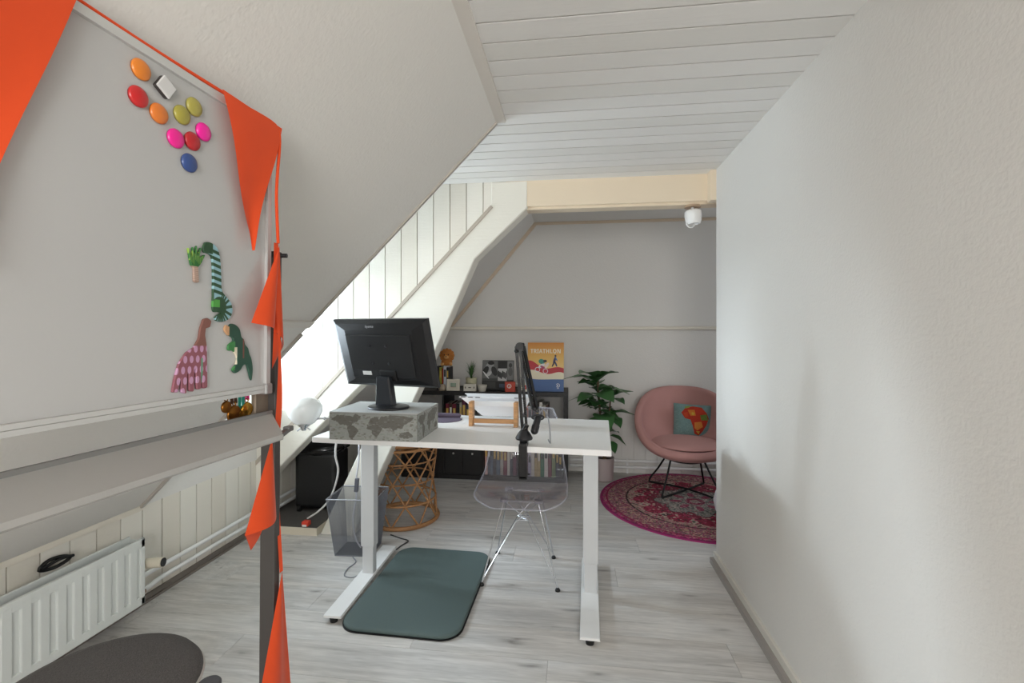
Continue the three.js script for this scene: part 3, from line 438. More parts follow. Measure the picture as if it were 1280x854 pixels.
// storage box with a world map, monitor on top
{
  const concrete = dataTex(256, 256, (u, v) => { const k = 0.56 + 0.12 * noise(u * 7, v * 7, 7, 7, 51) + 0.06 * noise(u * 40, v * 40, 40, 40, 52); return [k, k, k * 0.985]; }, true, [3, 3]);
  const b = thing('storage_box', 'grey cardboard storage box with a dark world map print', 'box', [-0.893, DT, -2.195], -0.01);
  part('body', RB(0.42, 0.122, 0.312, 0.002, 0, 0.061, 0), mat('#b9bab6', 0.8, { map: concrete }), b);
  part('lid', RB(0.42, 0.006, 0.312, 0.002, 0, 0.125, 0), mat('#b3b4b2', 0.8), b);
  const land = [
    [[0.03, 0.22], [0.1, 0.1], [0.2, 0.1], [0.28, 0.15], [0.3, 0.05], [0.36, 0.12], [0.3, 0.3], [0.26, 0.36], [0.24, 0.48], [0.2, 0.42], [0.13, 0.4], [0.1, 0.28]], [[0.22, 0.5], [0.28, 0.5], [0.33, 0.62], [0.3, 0.78], [0.26, 0.97], [0.24, 0.85], [0.22, 0.66]],
    [[0.46, 0.36], [0.48, 0.2], [0.55, 0.12], [0.57, 0.3], [0.53, 0.36]], [[0.45, 0.45], [0.55, 0.42], [0.6, 0.52], [0.58, 0.66], [0.54, 0.86], [0.5, 0.7], [0.49, 0.58], [0.44, 0.54]],
    [[0.56, 0.3], [0.6, 0.12], [0.75, 0.05], [0.95, 0.12], [0.92, 0.24], [0.85, 0.34], [0.82, 0.5], [0.78, 0.46], [0.74, 0.6], [0.7, 0.46], [0.64, 0.5], [0.58, 0.42]], [[0.82, 0.7], [0.9, 0.66], [0.95, 0.78], [0.88, 0.86], [0.81, 0.82]]];
  const map = canvasTex(1024, 256, (c, W, H) => {
    c.fillStyle = '#979995'; c.fillRect(0, 0, W, H);
    for (let k = 0; k < 900; k++) { c.fillStyle = `rgba(${k % 2 ? '180,182,176' : '110,112,108'},0.06)`; c.fillRect(hash(k, 1, 61) * W, hash(k, 2, 61) * H, 60 * hash(k, 3, 61), 30 * hash(k, 4, 61)); }
    for (const l of land) { c.fillStyle = '#6a6862'; c.strokeStyle = '#6a6862'; c.lineJoin = 'round'; c.lineWidth = 16; c.beginPath(); for (let j = 0; j < l.length; j++) for (let t = 0; t < 6; t++) { const p = l[j], q = l[(j + 1) % l.length], x = lerp(p[0], q[0], t / 6) + 0.012 * (hash(j, t, 71) - 0.5), y = lerp(p[1], q[1], t / 6) + 0.05 * (hash(j, t, 72) - 0.5); c.lineTo(x * W, y * H); } c.closePath(); c.fill(); c.stroke(); }
    for (let k = 0; k < 260; k++) { c.fillStyle = k % 3 ? 'rgba(95,85,78,0.35)' : 'rgba(150,152,148,0.35)'; const x = hash(k, 5, 61), y = hash(k, 6, 61); c.fillRect(x * W, y * H, 14 + 20 * hash(k, 7, 61), 6 + 10 * hash(k, 8, 61)); }
  });
  const quad = (w, h) => new THREE.PlaneGeometry(w, h);
  part('map_print', quad(0.418, 0.12).translate(0, 0.061, 0.1566), mat('#ffffff', 0.8, { map }), b, true);
  part('map_print', quad(0.31, 0.12).rotateY(PI / 2).translate(0.2106, 0.061, 0), mat('#ffffff', 0.8, { map }), b, true);

  const m = thing('monitor', 'black computer monitor seen from behind on the map box', 'monitor', [-0.872, DT + 0.128, -2.17], -0.22);
  part('base', [lathe([[0, 0], [0.1, 0], [0.103, 0.004], [0.098, 0.011], [0.03, 0.017], [0, 0.018]], 48).scale(1, 1, 0.86)], M.dark, m);
  part('neck', [prism([[-0.062, 0.012], [0.036, 0.012], [0.014, 0.15], [-0.056, 0.15]], -0.02, 0.024, 0.006)], mat('#24272c', 0.3), m);
  const tilt = (g) => g.rotateX(0.33).translate(-0.022, 0.262, -0.008), W = 0.262, H = 0.172;
  const ring = (g) => g;
  // rear shell: a shallow pyramid that tapers to a flat middle
  const shell = []; {
    const lv = [[W, H, -0.012], [W, H, 0.004], [W - 0.02, H - 0.016, 0.018], [W - 0.075, H - 0.045, 0.03]];
    const pos = [], ix = [];
    for (const [w, h, z] of lv) pos.push(-w, -h, z, w, -h, z, w, h, z, -w, h, z);
    for (let k = 0; k < 3; k++) for (let i = 0; i < 4; i++) { const a = 4 * k + i, c = 4 * k + (i + 1) % 4; ix.push(a, c, c + 4, a, c + 4, a + 4); }
    ix.push(12, 13, 14, 12, 14, 15, 1, 0, 3, 1, 3, 2);
    let g = new THREE.BufferGeometry(); g.setAttribute('position', new THREE.Float32BufferAttribute(pos, 3)); g.setIndex(ix); g = g.toNonIndexed(); g.computeVertexNormals(); shell.push(g);
  }
  const sh = part('back_shell', shell.map(tilt), mat('#17181b', 0.36), m);
  part('raised_panel', [prism([[-0.19, -0.115], [0.165, -0.115], [0.172, 0.105], [-0.187, 0.105]], 0.026, 0.037, 0.004)].map(tilt), mat('#1b1c1f', 0.33), sh);
  part('port_recess', [prism([[-0.15, -0.12], [-0.02, -0.12], [-0.02, -0.072], [-0.166, -0.072]], 0.03, 0.0385)].map(tilt), M.black, sh);
  part('sticker', [box6(-0.125, -0.075, -0.1, -0.08, 0.0385, 0.0392)].map(tilt), mat('#d9d9d6', 0.6), sh);
  part('tilt_mount', [RB(0.09, 0.055, 0.03, 0.005, 0.02, -0.1, 0.03)].map(tilt), M.black, sh);
  for (const [x, y] of [[-0.055, 0.05], [0.035, 0.05], [-0.055, -0.04], [0.035, -0.04]]) part('screw', [C(0.0065, 0.0065, 0.004, 0, 0, 0, 14).rotateX(PI / 2).translate(x, y, 0.038), S(0.003, x - 0.0005, y, 0.04)].map(tilt), mat('#4b4d52', 0.25, { metalness: 0.8 }), sh);
  part('screen', [box6(-W + 0.012, W - 0.012, -H + 0.014, H - 0.012, -0.0135, -0.012)].map(tilt), mat('#060608', 0.12), m);
  const logo = canvasTex(256, 64, (c) => { c.fillStyle = '#17181b'; c.fillRect(0, 0, 256, 64); c.fillStyle = '#a9aaad'; c.font = 'bold 50px sans-serif'; c.textAlign = 'center'; c.fillText('iiyama', 128, 46); });
  part('logo', [new THREE.PlaneGeometry(0.075, 0.019).rotateX(-0.37).translate(-0.045, H - 0.03, 0.0245)].map(tilt), mat('#ffffff', 0.4, { map: logo }), sh, true);
}
// lamp with an opal glass shade behind the box
{
  const l = thing('desk_lamp', 'chrome lamp with a white opal glass shade leaning over the desk edge', 'lamp', [-1.08, DT, -2.47]);
  part('base', [C(0.055, 0.058, 0.014, 0, 0.007, 0, 32), C(0.009, 0.009, 0.06, 0, 0.04, 0)], M.chrome, l);
  part('arm', [rod([0, 0.055, 0], [-0.15, 0.04, 0.14], 0.0055), rod([0, 0.03, 0.0], [-0.14, 0.022, 0.135], 0.004), rod([-0.14, 0.04, 0.13], [-0.27, 0.04, 0.17], 0.005), S(0.011, -0.15, 0.038, 0.14), S(0.009, -0.2, 0.04, 0.15), S(0.008, -0.235, 0.043, 0.16)], M.chrome, l);
  const sh = part('shade', lathe([[0.03, 0], [0.05, 0.012], [0.074, 0.04], [0.086, 0.072], [0.085, 0.098], [0.07, 0.125], [0.045, 0.142], [0.0, 0.148]], 40).rotateZ(0.12).rotateX(-0.3).translate(-0.292, 0.01, 0.19), mat('#f4f4f2', 0.25, { transmission: 0.25, thickness: 0, clearcoat: 0.5 }), l);
  part('holder', [lathe([[0, -0.028], [0.012, -0.026], [0.016, -0.012], [0.028, -0.004], [0.033, 0.004], [0.033, 0.01], [0.0, 0.012]], 28).rotateZ(0.12).rotateX(-0.3).translate(-0.292, 0.01, 0.19), ...[0, 1, 2].map((k) => rod([-0.292 + 0.02 * Math.cos(k * 2.1), -0.004, 0.19 + 0.02 * Math.sin(k * 2.1)], [-0.292 + 0.036 * Math.cos(k * 2.1), -0.014, 0.19 + 0.036 * Math.sin(k * 2.1)], 0.0035))], M.chrome, sh);
}
// purple mouse mat with a wrist roll
{
  const p = thing('mouse_pad', 'round purple mouse mat with a padded wrist roll', 'mouse mat', [-0.70, DT, -2.57]);
  part('mat', C(0.088, 0.09, 0.004, 0, 0.002, 0, 40), mat('#5e5364', 0.85), p);
  part('wrist_roll', [rod([-0.075, 0.016, -0.05], [0.06, 0.014, -0.06], 0.014, 18, 0.013), S(0.014, -0.075, 0.016, -0.05), S(0.013, 0.06, 0.014, -0.06)], mat('#5c5060', 0.8), p);
  part('roll_end', [S(0.0145, -0.078, 0.016, -0.048, 0.7, 1, 1)], mat('#d7b6c4', 0.7), p);
}
// wooden rack with a white trough
{
  const r = thing('document_rack', 'wooden rack with two uprights and a white trough on the desk', 'rack', [-0.405, DT, -2.43], -0.02);
  for (const x of [-0.118, 0.118]) part('upright', [RB(0.021, 0.128, 0.05, 0.003, x, 0.064, 0)], M.beech, r);
  part('crossbar', [RB(0.216, 0.022, 0.018, 0.002, 0, 0.024, -0.012)], M.beech, r);
  const tr = part('trough', [surface((u, v) => [lerp(lerp(-0.2, 0.185, u), lerp(-0.085, 0.13, u), v), lerp(0.142, 0.03, v), lerp(-0.06, -0.12, v)], 2, 2), surface((u, v) => [lerp(lerp(-0.2, 0.185, u), lerp(-0.085, 0.13, u), v), lerp(0.142, 0.03, v), lerp(-0.19, -0.126, v)], 2, 2), box6(-0.2, 0.185, 0.138, 0.143, -0.062, -0.054), box6(-0.2, 0.185, 0.138, 0.143, -0.192, -0.184), box6(-0.118, 0.118, 0.1, 0.125, -0.06, -0.02)], mat('#e9ebee', 0.4), r);
  for (const [a, b] of [[-0.19, -0.165], [-0.15, -0.125], [-0.11, -0.085], [0.1, 0.122], [0.135, 0.16]]) part('slot', box6(a, b, 0.1385, 0.1425, -0.0538, -0.053), M.dark, tr);
}
// microphone on a spring arm
{
  const m = thing('microphone_arm', 'black spring arm with a microphone clamped to the desk front', 'microphone arm', [-0.207, DT, -2.045]);
  part('clamp', [RB(0.036, 0.03, 0.06, 0.004, 0, 0.012, -0.01), RB(0.036, 0.15, 0.024, 0.004, 0, -0.06, 0.044), RB(0.034, 0.014, 0.08, 0.004, 0, -0.125, 0.016), RB(0.03, 0.03, 0.024, 0.003, 0, 0.004, 0.042)], M.blackGloss, m);
  part('clamp_screw', [C(0.006, 0.006, 0.08, 0, -0.09, -0.012), C(0.016, 0.016, 0.008, 0, -0.052, -0.012), rod([-0.025, -0.13, -0.012], [0.025, -0.13, -0.012], 0.004)], M.dark, m);
  part('swivel_base', [lathe([[0, 0.026], [0.036, 0.026], [0.038, 0.032], [0.028, 0.05], [0.016, 0.066], [0.009, 0.07], [0, 0.071]], 28)], M.dark, m);
  const a0 = [0, 0.06, 0], a1 = [-0.026, 0.43, 0.0], b1 = [0.042, 0.155, -0.03];
  const off = (p, dx, dz = 0) => [p[0] + dx, p[1], p[2] + dz];
  const low = part('lower_arm', [bar(off(a0, -0.006), off(a1, -0.008), 0.013, 0.014), bar(off(a0, 0.012), off(a1, 0.01), 0.011, 0.012), rod([-0.008, 0.05, 0], [0.012, 0.09, 0], 0.012, 14), rod([0, 0.05, 0], [0, 0.07, 0], 0.009)], M.blackGloss, m);
  const up = part('upper_arm', [bar(off(a1, 0.004, -0.014), off(b1, -0.006), 0.013, 0.014), bar(off(a1, 0.022, -0.014), off(b1, 0.012), 0.012, 0.012)], M.blackGloss, m);
  part('elbow', [C(0.017, 0.017, 0.03, 0, 0, 0, 22).rotateX(PI / 2).translate(-0.02, 0.43, -0.006), RB(0.034, 0.04, 0.024, 0.006, -0.016, 0.425, -0.008), S(0.009, -0.034, 0.41, 0.004)], M.black, up);
  const spring = (p, q, r) => tube(Array.from({ length: 120 }, (_, i) => { const t = i / 119; return [lerp(p[0], q[0], t) + r * Math.cos(t * 120), lerp(p[1], q[1], t), lerp(p[2], q[2], t) + r * Math.sin(t * 120)]; }), 0.001, 360, 5);
  part('spring', spring([0.006, 0.12, 0.006], [-0.012, 0.3, 0.006], 0.003), M.dark, low);
  part('spring', spring([-0.008, 0.37, -0.012], [0.03, 0.2, -0.024], 0.003), M.dark, up);
  const mic = part('microphone', [rod([0.062, 0.128, -0.028], [0.05, 0.082, -0.005], 0.015, 22), rod([0.051, 0.085, -0.007], [0.046, 0.065, 0.003], 0.017, 22, 0.0165), S(0.0168, 0.046, 0.065, 0.003)], mat('#1a1a1c', 0.35), m);
  part('shock_mount', [new THREE.TorusGeometry(0.026, 0.004, 8, 28).rotateX(1.0).translate(0.058, 0.118, -0.022), rod(b1, [0.06, 0.14, -0.03], 0.007), S(0.011, 0.043, 0.155, -0.03)], mat('#2a2a2c', 0.4), mic);
  part('cable', tube([[0.064, 0.13, -0.03], [0.08, 0.15, -0.04], [0.098, 0.125, -0.045], [0.108, 0.08, -0.04], [0.112, 0.003, -0.04], [0.1, 0.003, -0.1]], 0.003, 30, 6), mat('#8d8e92', 0.5), mic);
}

// ---------------------------------------------------------------- clear plastic chair
{
  const c = thing('chair', 'clear plastic shell chair on a chrome wire base under the desk', 'chair', [-0.264, 0, -2.55], 0.0);
  const prof = new THREE.CatmullRomCurve3([[0, 0.415, 0.235], [0, 0.436, 0.21], [0, 0.43, 0.13], [0, 0.416, 0.02], [0, 0.418, -0.09], [0, 0.45, -0.165], [0, 0.53, -0.205], [0, 0.65, -0.235], [0, 0.76, -0.265], [0, 0.835, -0.29]].map((p) => V3(...p)));
  const half = [0.12, 0.212, 0.236, 0.24, 0.234, 0.226, 0.216, 0.205, 0.187, 0.15], lift = [0.0, 0.012, 0.03, 0.05, 0.066, 0.066, 0.04, 0.016, 0.006, 0], fwd = [0, 0, 0, 0, 0.01, 0.045, 0.075, 0.075, 0.055, 0.03];
  const pick = (a, t) => { const k = t * (a.length - 1), i = Math.min(a.length - 2, Math.floor(k)); return lerp(a[i], a[i + 1], k - i); };
  const skin = (o) => surface((u, v) => {
    const s = 2 * u - 1, p = prof.getPoint(v), q = prof.getTangent(v), e = Math.abs(s) ** 2.6;
    const hw = v < 0.22 ? 0.238 * Math.sqrt(1 - 0.72 * (1 - v / 0.22) ** 2) : pick(half, v);
    return [s * hw, p.y + pick(lift, v) * e + o * q.z * -1 * 1, p.z + pick(fwd, v) * e + o * q.y];
  }, 28, 48);
  const top = skin(0), A = top.attributes.position, edge = [], at3 = (k) => [A.getX(k), A.getY(k), A.getZ(k)];
  for (let i = 0; i < 28; i += 2) edge.push(at3(i));
  for (let j = 0; j < 48; j += 2) edge.push(at3(j * 29 + 28));
  for (let i = 28; i > 0; i -= 2) edge.push(at3(48 * 29 + i));
  for (let j = 48; j > 0; j -= 2) edge.push(at3(j * 29));
  const shell = part('shell', [top, skin(0.006)], mat('#efedf0', 0.04, { transmission: 0.95, thickness: 0, ior: 1.5 }), c);
  part('rim', tube(edge, 0.005, 260, 8, true), mat('#e9e9ee', 0.06, { transmission: 0.75, thickness: 0, ior: 1.5 }), shell);
  const feet = [[-0.193, 0.184], [0.193, 0.187], [-0.166, -0.167], [0.16, -0.15]], wire = [];
  const mount = [[-0.09, 0.405, 0.1], [0.09, 0.405, 0.1], [-0.09, 0.4, -0.09], [0.09, 0.4, -0.09]], waist = [[-0.03, 0.28, 0.03], [0.03, 0.28, 0.03], [-0.03, 0.28, -0.03], [0.03, 0.28, -0.03]];
  feet.forEach(([x, z], i) => {
    const f = [x, 0.012, z], j = i ^ 2;
    part('leg', [rod(f, mount[i], 0.0038, 8), rod([x * 0.97, 0.03, z * 0.97], waist[i], 0.0034, 8), rod(waist[i], mount[i ^ 1], 0.0034, 8)], M.chrome, c);
    part('foot_glide', [lathe([[0, 0], [0.013, 0], [0.012, 0.008], [0.006, 0.016], [0, 0.017]], 16).translate(x, 0, z)], M.black, c);
  });
  part('waist_wires', [rod(waist[0], waist[3], 0.0034, 8), rod(waist[1], waist[2], 0.0034, 8), rod(waist[0], waist[1], 0.0045, 8), rod(waist[2], waist[3], 0.0045, 8)], M.chrome, c);
  part('seat_wires', [rod(mount[0], mount[1], 0.0038, 8), rod(mount[2], mount[3], 0.0038, 8), rod(mount[0], mount[2], 0.0038, 8), rod(mount[1], mount[3], 0.0038, 8)], M.chrome, c);
  for (const [x, y, z] of mount) part('seat_mount', C(0.02, 0.022, 0.012, x, y + 0.006, z, 20), mat('#d9d9de', 0.15, { transmission: 0.6, thickness: 0.01 }), c);
}

// ---------------------------------------------------------------- things on the floor left of the desk
{
  const b = thing('waste_basket', 'square silver wire mesh waste basket beside the desk leg', 'waste basket', [-1.255, 0, -2.66], 0.06);
  const H = 0.335, bw = 0.105, bd = 0.085, tw = 0.142, td = 0.118, wire = mat('#8f929b', 0.4, { metalness: 0.7 }), at4 = (k, s, y) => { const w = lerp(bw, tw, y / H), d = lerp(bd, td, y / H); return [[s * w, y, d], [w, y, -s * d], [-s * w, y, -d], [-w, y, s * d]][k]; };
  const strand = (p, q) => { const a = V3(...p), d = V3(...q).sub(a), g = new THREE.CylinderGeometry(0.0005, 0.0005, d.length(), 3, 1, true); g.applyQuaternion(new THREE.Quaternion().setFromUnitVectors(V3(0, 1, 0), d.clone().normalize())); return g.translate(a.x + d.x / 2, a.y + d.y / 2, a.z + d.z / 2); };
  for (let k = 0; k < 4; k++) {
    const l = [];
    for (let i = 1; i < 62; i++) { const s = -1 + 2 * i / 62; l.push(strand(at4(k, s, 0.006), at4(k, s, H))); }
    for (let j = 1; j < 84; j++) { const y = H * j / 84; l.push(strand(at4(k, -1, y), at4(k, 1, y))); }
    part('mesh_side', l, wire, b);
  }
  const fr = mat('#9a9ca2', 0.35, { metalness: 0.7 });
  part('rim', [0, 1, 2, 3].map((k) => rod(at4(k, -1, H), at4(k, 1, H), 0.004, 8)), fr, b);
  part('bottom', [box6(-bw, bw, 0, 0.006, -bd, bd)], mat('#6b6c70', 0.5, { metalness: 0.5 }), b);
  part('corner_wires', [0, 1, 2, 3].flatMap((k) => [rod(at4(k, 1, 0), at4(k, 1, H), 0.0016, 6), rod(at4(k, -1, 0.004), at4(k, 1, 0.004), 0.002, 6)]), fr, b);
}
{
  // rattan stool: hoops and criss-crossing canes
  const R = 0.235, H = 0.56, r = thing('rattan_stool', 'round open rattan stool behind the truss leg', 'stool', [-1.16, 0, -3.16]);
  const rad = (y) => R * (0.94 - 0.06 * Math.cos((y / H - 0.5) * 2 * PI));
  const hoop = (y, rr, t) => new THREE.TorusGeometry(rr, t, 10, 48).rotateX(PI / 2).translate(0, y, 0);
  part('base_hoop', [hoop(0.014, R, 0.014), hoop(0.15, rad(0.15), 0.007)], M.rattan, r);
  part('top_hoop', [hoop(H - 0.014, R, 0.014), hoop(H - 0.05, R - 0.01, 0.01)], M.rattan, r);
  part('seat', [C(R - 0.01, R - 0.01, 0.014, 0, H - 0.008, 0, 40)], mat('#cfa067', 0.6, { map: woodTint }), r);
  const N = 8, lv = [0.014, 0.15, 0.285, 0.42, H - 0.03], P = (k, j) => { const a = (k + (j % 2) / 2) / N * 2 * PI; return [rad(lv[j]) * Math.cos(a), lv[j], rad(lv[j]) * Math.sin(a)]; };
  for (let k = 0; k < N; k++) {
    const l = [];
    for (let j = 0; j < 4; j++) l.push(rod(P(k, j), P(j % 2 ? k + 1 : k, j + 1), 0.006, 7), rod(P(k, j), P(j % 2 ? k : k - 1, j + 1), 0.006, 7));
    part('cane', l, M.rattan, r);
  }
  for (const y of [0.285, 0.42]) part('middle_hoop', hoop(y, rad(y), 0.005), M.rattan, r);
}
{
  const b = thing('black_bin', 'black plastic bin with a shiny rounded lid behind the rafter', 'bin', [-1.76, 0.055, -3.16], 0.1);
  part('body', [RB(0.3, 0.4, 0.24, 0.04, 0, 0.21, 0, 4)], mat('#0a0a0b', 0.5), b);
  part('lid', [S(0.158, 0, 0.41, 0, 1, 0.52, 0.8, 28), RB(0.31, 0.025, 0.25, 0.01, 0, 0.405, 0)], mat('#0d0d0f', 0.2), b);
  for (const x of [-0.11, 0.11]) part('wheel', C(0.022, 0.022, 0.02, 0, 0, 0, 20).rotateZ(PI / 2).translate(x, 0.022, 0.115), M.black, b);
}
// cords
{
  const k = thing('power_cord', 'white cord with a red plug hanging from the desk', 'cord');
  part('wire', tube([[-1.17, DT - 0.03, -2.42], [-1.28, 0.70, -2.46], [-1.315, 0.6, -2.5], [-1.33, 0.5, -2.56], [-1.38, 0.39, -2.62], [-1.46, 0.27, -2.69], [-1.57, 0.17, -2.76], [-1.66, 0.11, -2.80]], 0.0055, 60, 8), mat('#e3e0dc', 0.5), k);
  part('plug', RB(0.045, 0.03, 0.04, 0.006, -1.675, 0.075, -2.81), mat('#e0462f', 0.45), k);
  part('plug_label', box6(-1.69, -1.662, 0.06, 0.072, -2.79, -2.788), mat('#f2efec', 0.6), k);
  const s = thing('lamp_cord', 'white cord with a grey inline switch running into the mesh basket', 'cord');
  part('wire', tube([[-1.14, DT - 0.03, -2.5], [-1.2, 0.7, -2.56], [-1.225, 0.55, -2.6], [-1.26, 0.42, -2.64], [-1.27, 0.3, -2.66], [-1.29, 0.18, -2.66], [-1.27, 0.06, -2.66], [-1.24, 0.012, -2.66]], 0.0045, 60, 8), mat('#d5d6dc', 0.5), s);
  part('switch', bar([-1.262, 0.35, -2.643], [-1.25, 0.43, -2.632], 0.02, 0.016), mat('#63656e', 0.5), s);
  single('thin_cable', 'thin grey cable looping on the floor by the desk foot', 'cable', tube([[-1.235, 0.012, -2.545], [-1.2, 0.004, -2.51], [-1.21, 0.004, -2.43], [-1.19, 0.004, -2.36], [-1.14, 0.004, -2.35], [-1.11, 0.01, -2.38]], 0.003, 50, 6), mat('#96989c', 0.5));
  single('thin_cable', 'thin black cable on the floor between rattan stool and desk foot', 'cable', tube([[-1.14, 0.004, -2.87], [-1.06, 0.004, -2.83], [-1.0, 0.004, -2.80], [-1.02, 0.004, -2.73], [-1.03, 0.004, -2.68]], 0.004, 40, 6), mat('#3d3b3a', 0.5));
}

// ---------------------------------------------------------------- black shelf unit with books and ornaments
const SX0 = -1.504, SX1 = -0.034, SZ0 = BK + 0.014, SZ1 = SZ0 + 0.375, SH = 0.77, PT = 0.038, DV = 0.016;
const colW = (SX1 - SX0 - 2 * PT - 3 * DV) / 4, rowH = (SH - 2 * PT - DV) / 2, cellX = (k) => SX0 + PT + k * (colW + DV), cellY = (j) => PT + j * (rowH + DV);
const shelfBlack = mat('#141313', 0.45);
{
  const s = thing('shelf_unit', 'low black cube shelf unit against the back wall', 'shelf', [(SX0 + SX1) / 2, 0, (SZ0 + SZ1) / 2]);
  const ox = -(SX0 + SX1) / 2, oz = -(SZ0 + SZ1) / 2, put = (n, g, m = shelfBlack, p = s) => part(n, g.map((q) => q.translate(ox, 0, oz)), m, p);
  put('top_panel', [RB(SX1 - SX0, PT, SZ1 - SZ0, 0.002, (SX0 + SX1) / 2, SH - PT / 2, (SZ0 + SZ1) / 2)]);
  put('bottom_panel', [box6(SX0 + PT, SX1 - PT, 0, PT, SZ0, SZ1)]);
  put('middle_shelf', [box6(SX0 + PT, SX1 - PT, cellY(1) - DV, cellY(1), SZ0, SZ1)]);
  for (const x of [SX0, SX1 - PT]) put('side_panel', [box6(x, x + PT, 0, SH - PT, SZ0, SZ1)]);
  for (let k = 1; k < 4; k++) put('divider', [box6(cellX(k) - DV, cellX(k), PT, SH - PT, SZ0, SZ1)]);
  for (const k of [0, 1]) for (const h of [0, 1]) {
    const a = cellX(k) + h * colW / 2 + 0.001, d = put('door', [RB(colW / 2 - 0.002, rowH - 0.004, 0.016, 0.002, a + colW / 4 - 0.001, cellY(0) + rowH / 2, SZ1 - 0.01)]);
    put('knob', [S(0.009, a + colW / 4, cellY(0) + rowH * 0.55, SZ1 + 0.006)], mat('#cfccc8', 0.3, { metalness: 0.6 }), d);
  }
}
function book(x, y, zf, w, h, d, color, label, group, lean = 0) {   // spine faces the room
  const o = thing('book', label, 'book', [x + w / 2, y, zf - d / 2], 0, group); o.rotation.z = lean;
  const c = part('cover', [box6(-w / 2, -w / 2 + 0.002, 0, h, -d / 2, d / 2), box6(w / 2 - 0.002, w / 2, 0, h, -d / 2, d / 2), box6(-w / 2, w / 2, 0, h, d / 2 - 0.002, d / 2)], mat(color, 0.55), o);
  if (w > 0.018) part('title_band', box6(-w * 0.3, w * 0.3, h * 0.55, h * 0.85, d / 2, d / 2 + 0.0006), mat(['#e8e3d8', '#2c2a2a', '#d8b45a'][Math.floor(rnd(0, 3))], 0.6), c);
  part('pages', box6(-w / 2 + 0.002, w / 2 - 0.002, 0.003, h - 0.003, -d / 2, d / 2 - 0.002), M.paper, o);
  return o;
}
const shades = { '#39414f': 'slate blue', '#5a6a7d': 'grey blue', '#7d2237': 'dark red', '#e6e2d8': 'white', '#c9b27a': 'sand yellow', '#1f7a4a': 'green', '#2b2a2c': 'black', '#6b2b4a': 'plum', '#b9b4a8': 'grey', '#d8622e': 'orange', '#7c8f5a': 'olive green', '#4a2c22': 'brown', '#c7c0d6': 'pale lilac', '#dba9a0': 'pale pink' };
const rows = [
  [2, 0, ['#dba9a0', '#39414f', '#5a6a7d', '#2b2a2c', '#5a6a7d', '#b9b4a8', '#7d2237', '#e6e2d8', '#39414f', '#6b2b4a'], 'lower shelf cell next to the knobbed doors'],
  [3, 0, ['#6b2b4a', '#c7c0d6', '#e6e2d8', '#c9b27a', '#c9b27a', '#1f7a4a', '#e6e2d8', '#7d2237', '#7c8f5a', '#39414f', '#2b2a2c'], 'lower shelf cell at the plant end'],
  [1, 1, ['#7d2237', '#4a2c22', '#7d2237', '#2b2a2c', '#b9b4a8', '#6b2b4a', '#39414f', '#e6e2d8'], 'upper shelf cell above the knobbed doors'],
  [2, 1, ['#b9b4a8', '#e6e2d8', '#b9b4a8', '#c9b27a', '#b9b4a8', '#2b2a2c', '#d8622e', '#39414f', '#e6e2d8', '#b9b4a8'], 'upper shelf cell behind the wooden rack'],
  [3, 1, ['#d8622e', '#b9b4a8', '#7d2237', '#2b2a2c', '#e6e2d8', '#b9b4a8', '#4a2c22'], 'upper shelf cell below the poster'],
];
for (const [k, j, list, where] of rows) {
  let x = cellX(k) + 0.004;
  const count = {};
  for (const c of list) {
    const w = rnd(0.022, 0.036), h = j ? rnd(0.245, 0.31) : rnd(0.2, 0.3), d = rnd(0.17, 0.23);
    if (x + w > cellX(k) + colW - 0.003) break;
    const n = count[c] = (count[c] ?? 0) + 1;
    book(x, cellY(j), SZ1 - 0.035, w, h, d, c, `${n > 1 ? ['second', 'third', 'fourth'][n - 2] + ' ' : ''}${shades[c]} book standing in the ${where}`, 'books in the black shelf unit');
    x += w + 0.0008;
  }
}
// on top of the shelf unit
const TOPZ = SZ1 - 0.04;
book(-1.196, SH, TOPZ - 0.02, 0.022, 0.21, 0.15, '#2b2a2c', 'black book at the end of the row on top of the shelf unit', 'books on top of the shelf unit');
book(-1.173, SH, TOPZ - 0.02, 0.024, 0.2, 0.15, '#a9a33c', 'mustard green book on top of the shelf unit', 'books on top of the shelf unit');
book(-1.148, SH, TOPZ - 0.02, 0.012, 0.19, 0.15, '#c0392b', 'thin red book on top of the shelf unit', 'books on top of the shelf unit');
book(-1.135, SH, TOPZ - 0.02, 0.026, 0.212, 0.16, '#dfe2ea', 'white book on top of the shelf unit', 'books on top of the shelf unit');
book(-1.108, SH, TOPZ - 0.02, 0.02, 0.2, 0.15, '#1d1b1f', 'black book beside the white book on top of the shelf unit', 'books on top of the shelf unit');
{
  const p = thing('plush_toy', 'small orange plush lion on top of the standing books', 'plush toy', [-1.125, SH + 0.212, TOPZ - 0.09], 0.1);
  const fur = mat('#c9813f', 0.95, { bumpMap: feltBump, bumpScale: 0.003 }), pale = mat('#dba566', 0.95);
  part('body', [S(0.05, 0, 0.035, -0.01, 1, 0.8, 0.9)], fur, p);
  const h = part('head', [S(0.047, 0.004, 0.088, 0.012), ...Array.from({ length: 12 }, (_, i) => S(0.019, 0.004 + 0.05 * Math.cos(i * PI / 6), 0.09 + 0.047 * Math.sin(i * PI / 6), 0.004))], fur, p);
  part('muzzle', [S(0.02, 0.006, 0.078, 0.054, 1.1, 0.8, 0.7)], pale, h);
  part('eyes', [S(0.005, -0.012, 0.1, 0.054), S(0.005, 0.024, 0.1, 0.054), S(0.005, 0.006, 0.084, 0.068)], M.black, h);
  part('paws', [S(0.017, -0.035, 0.014, 0.028), S(0.017, 0.04, 0.014, 0.028)], pale, p);
}
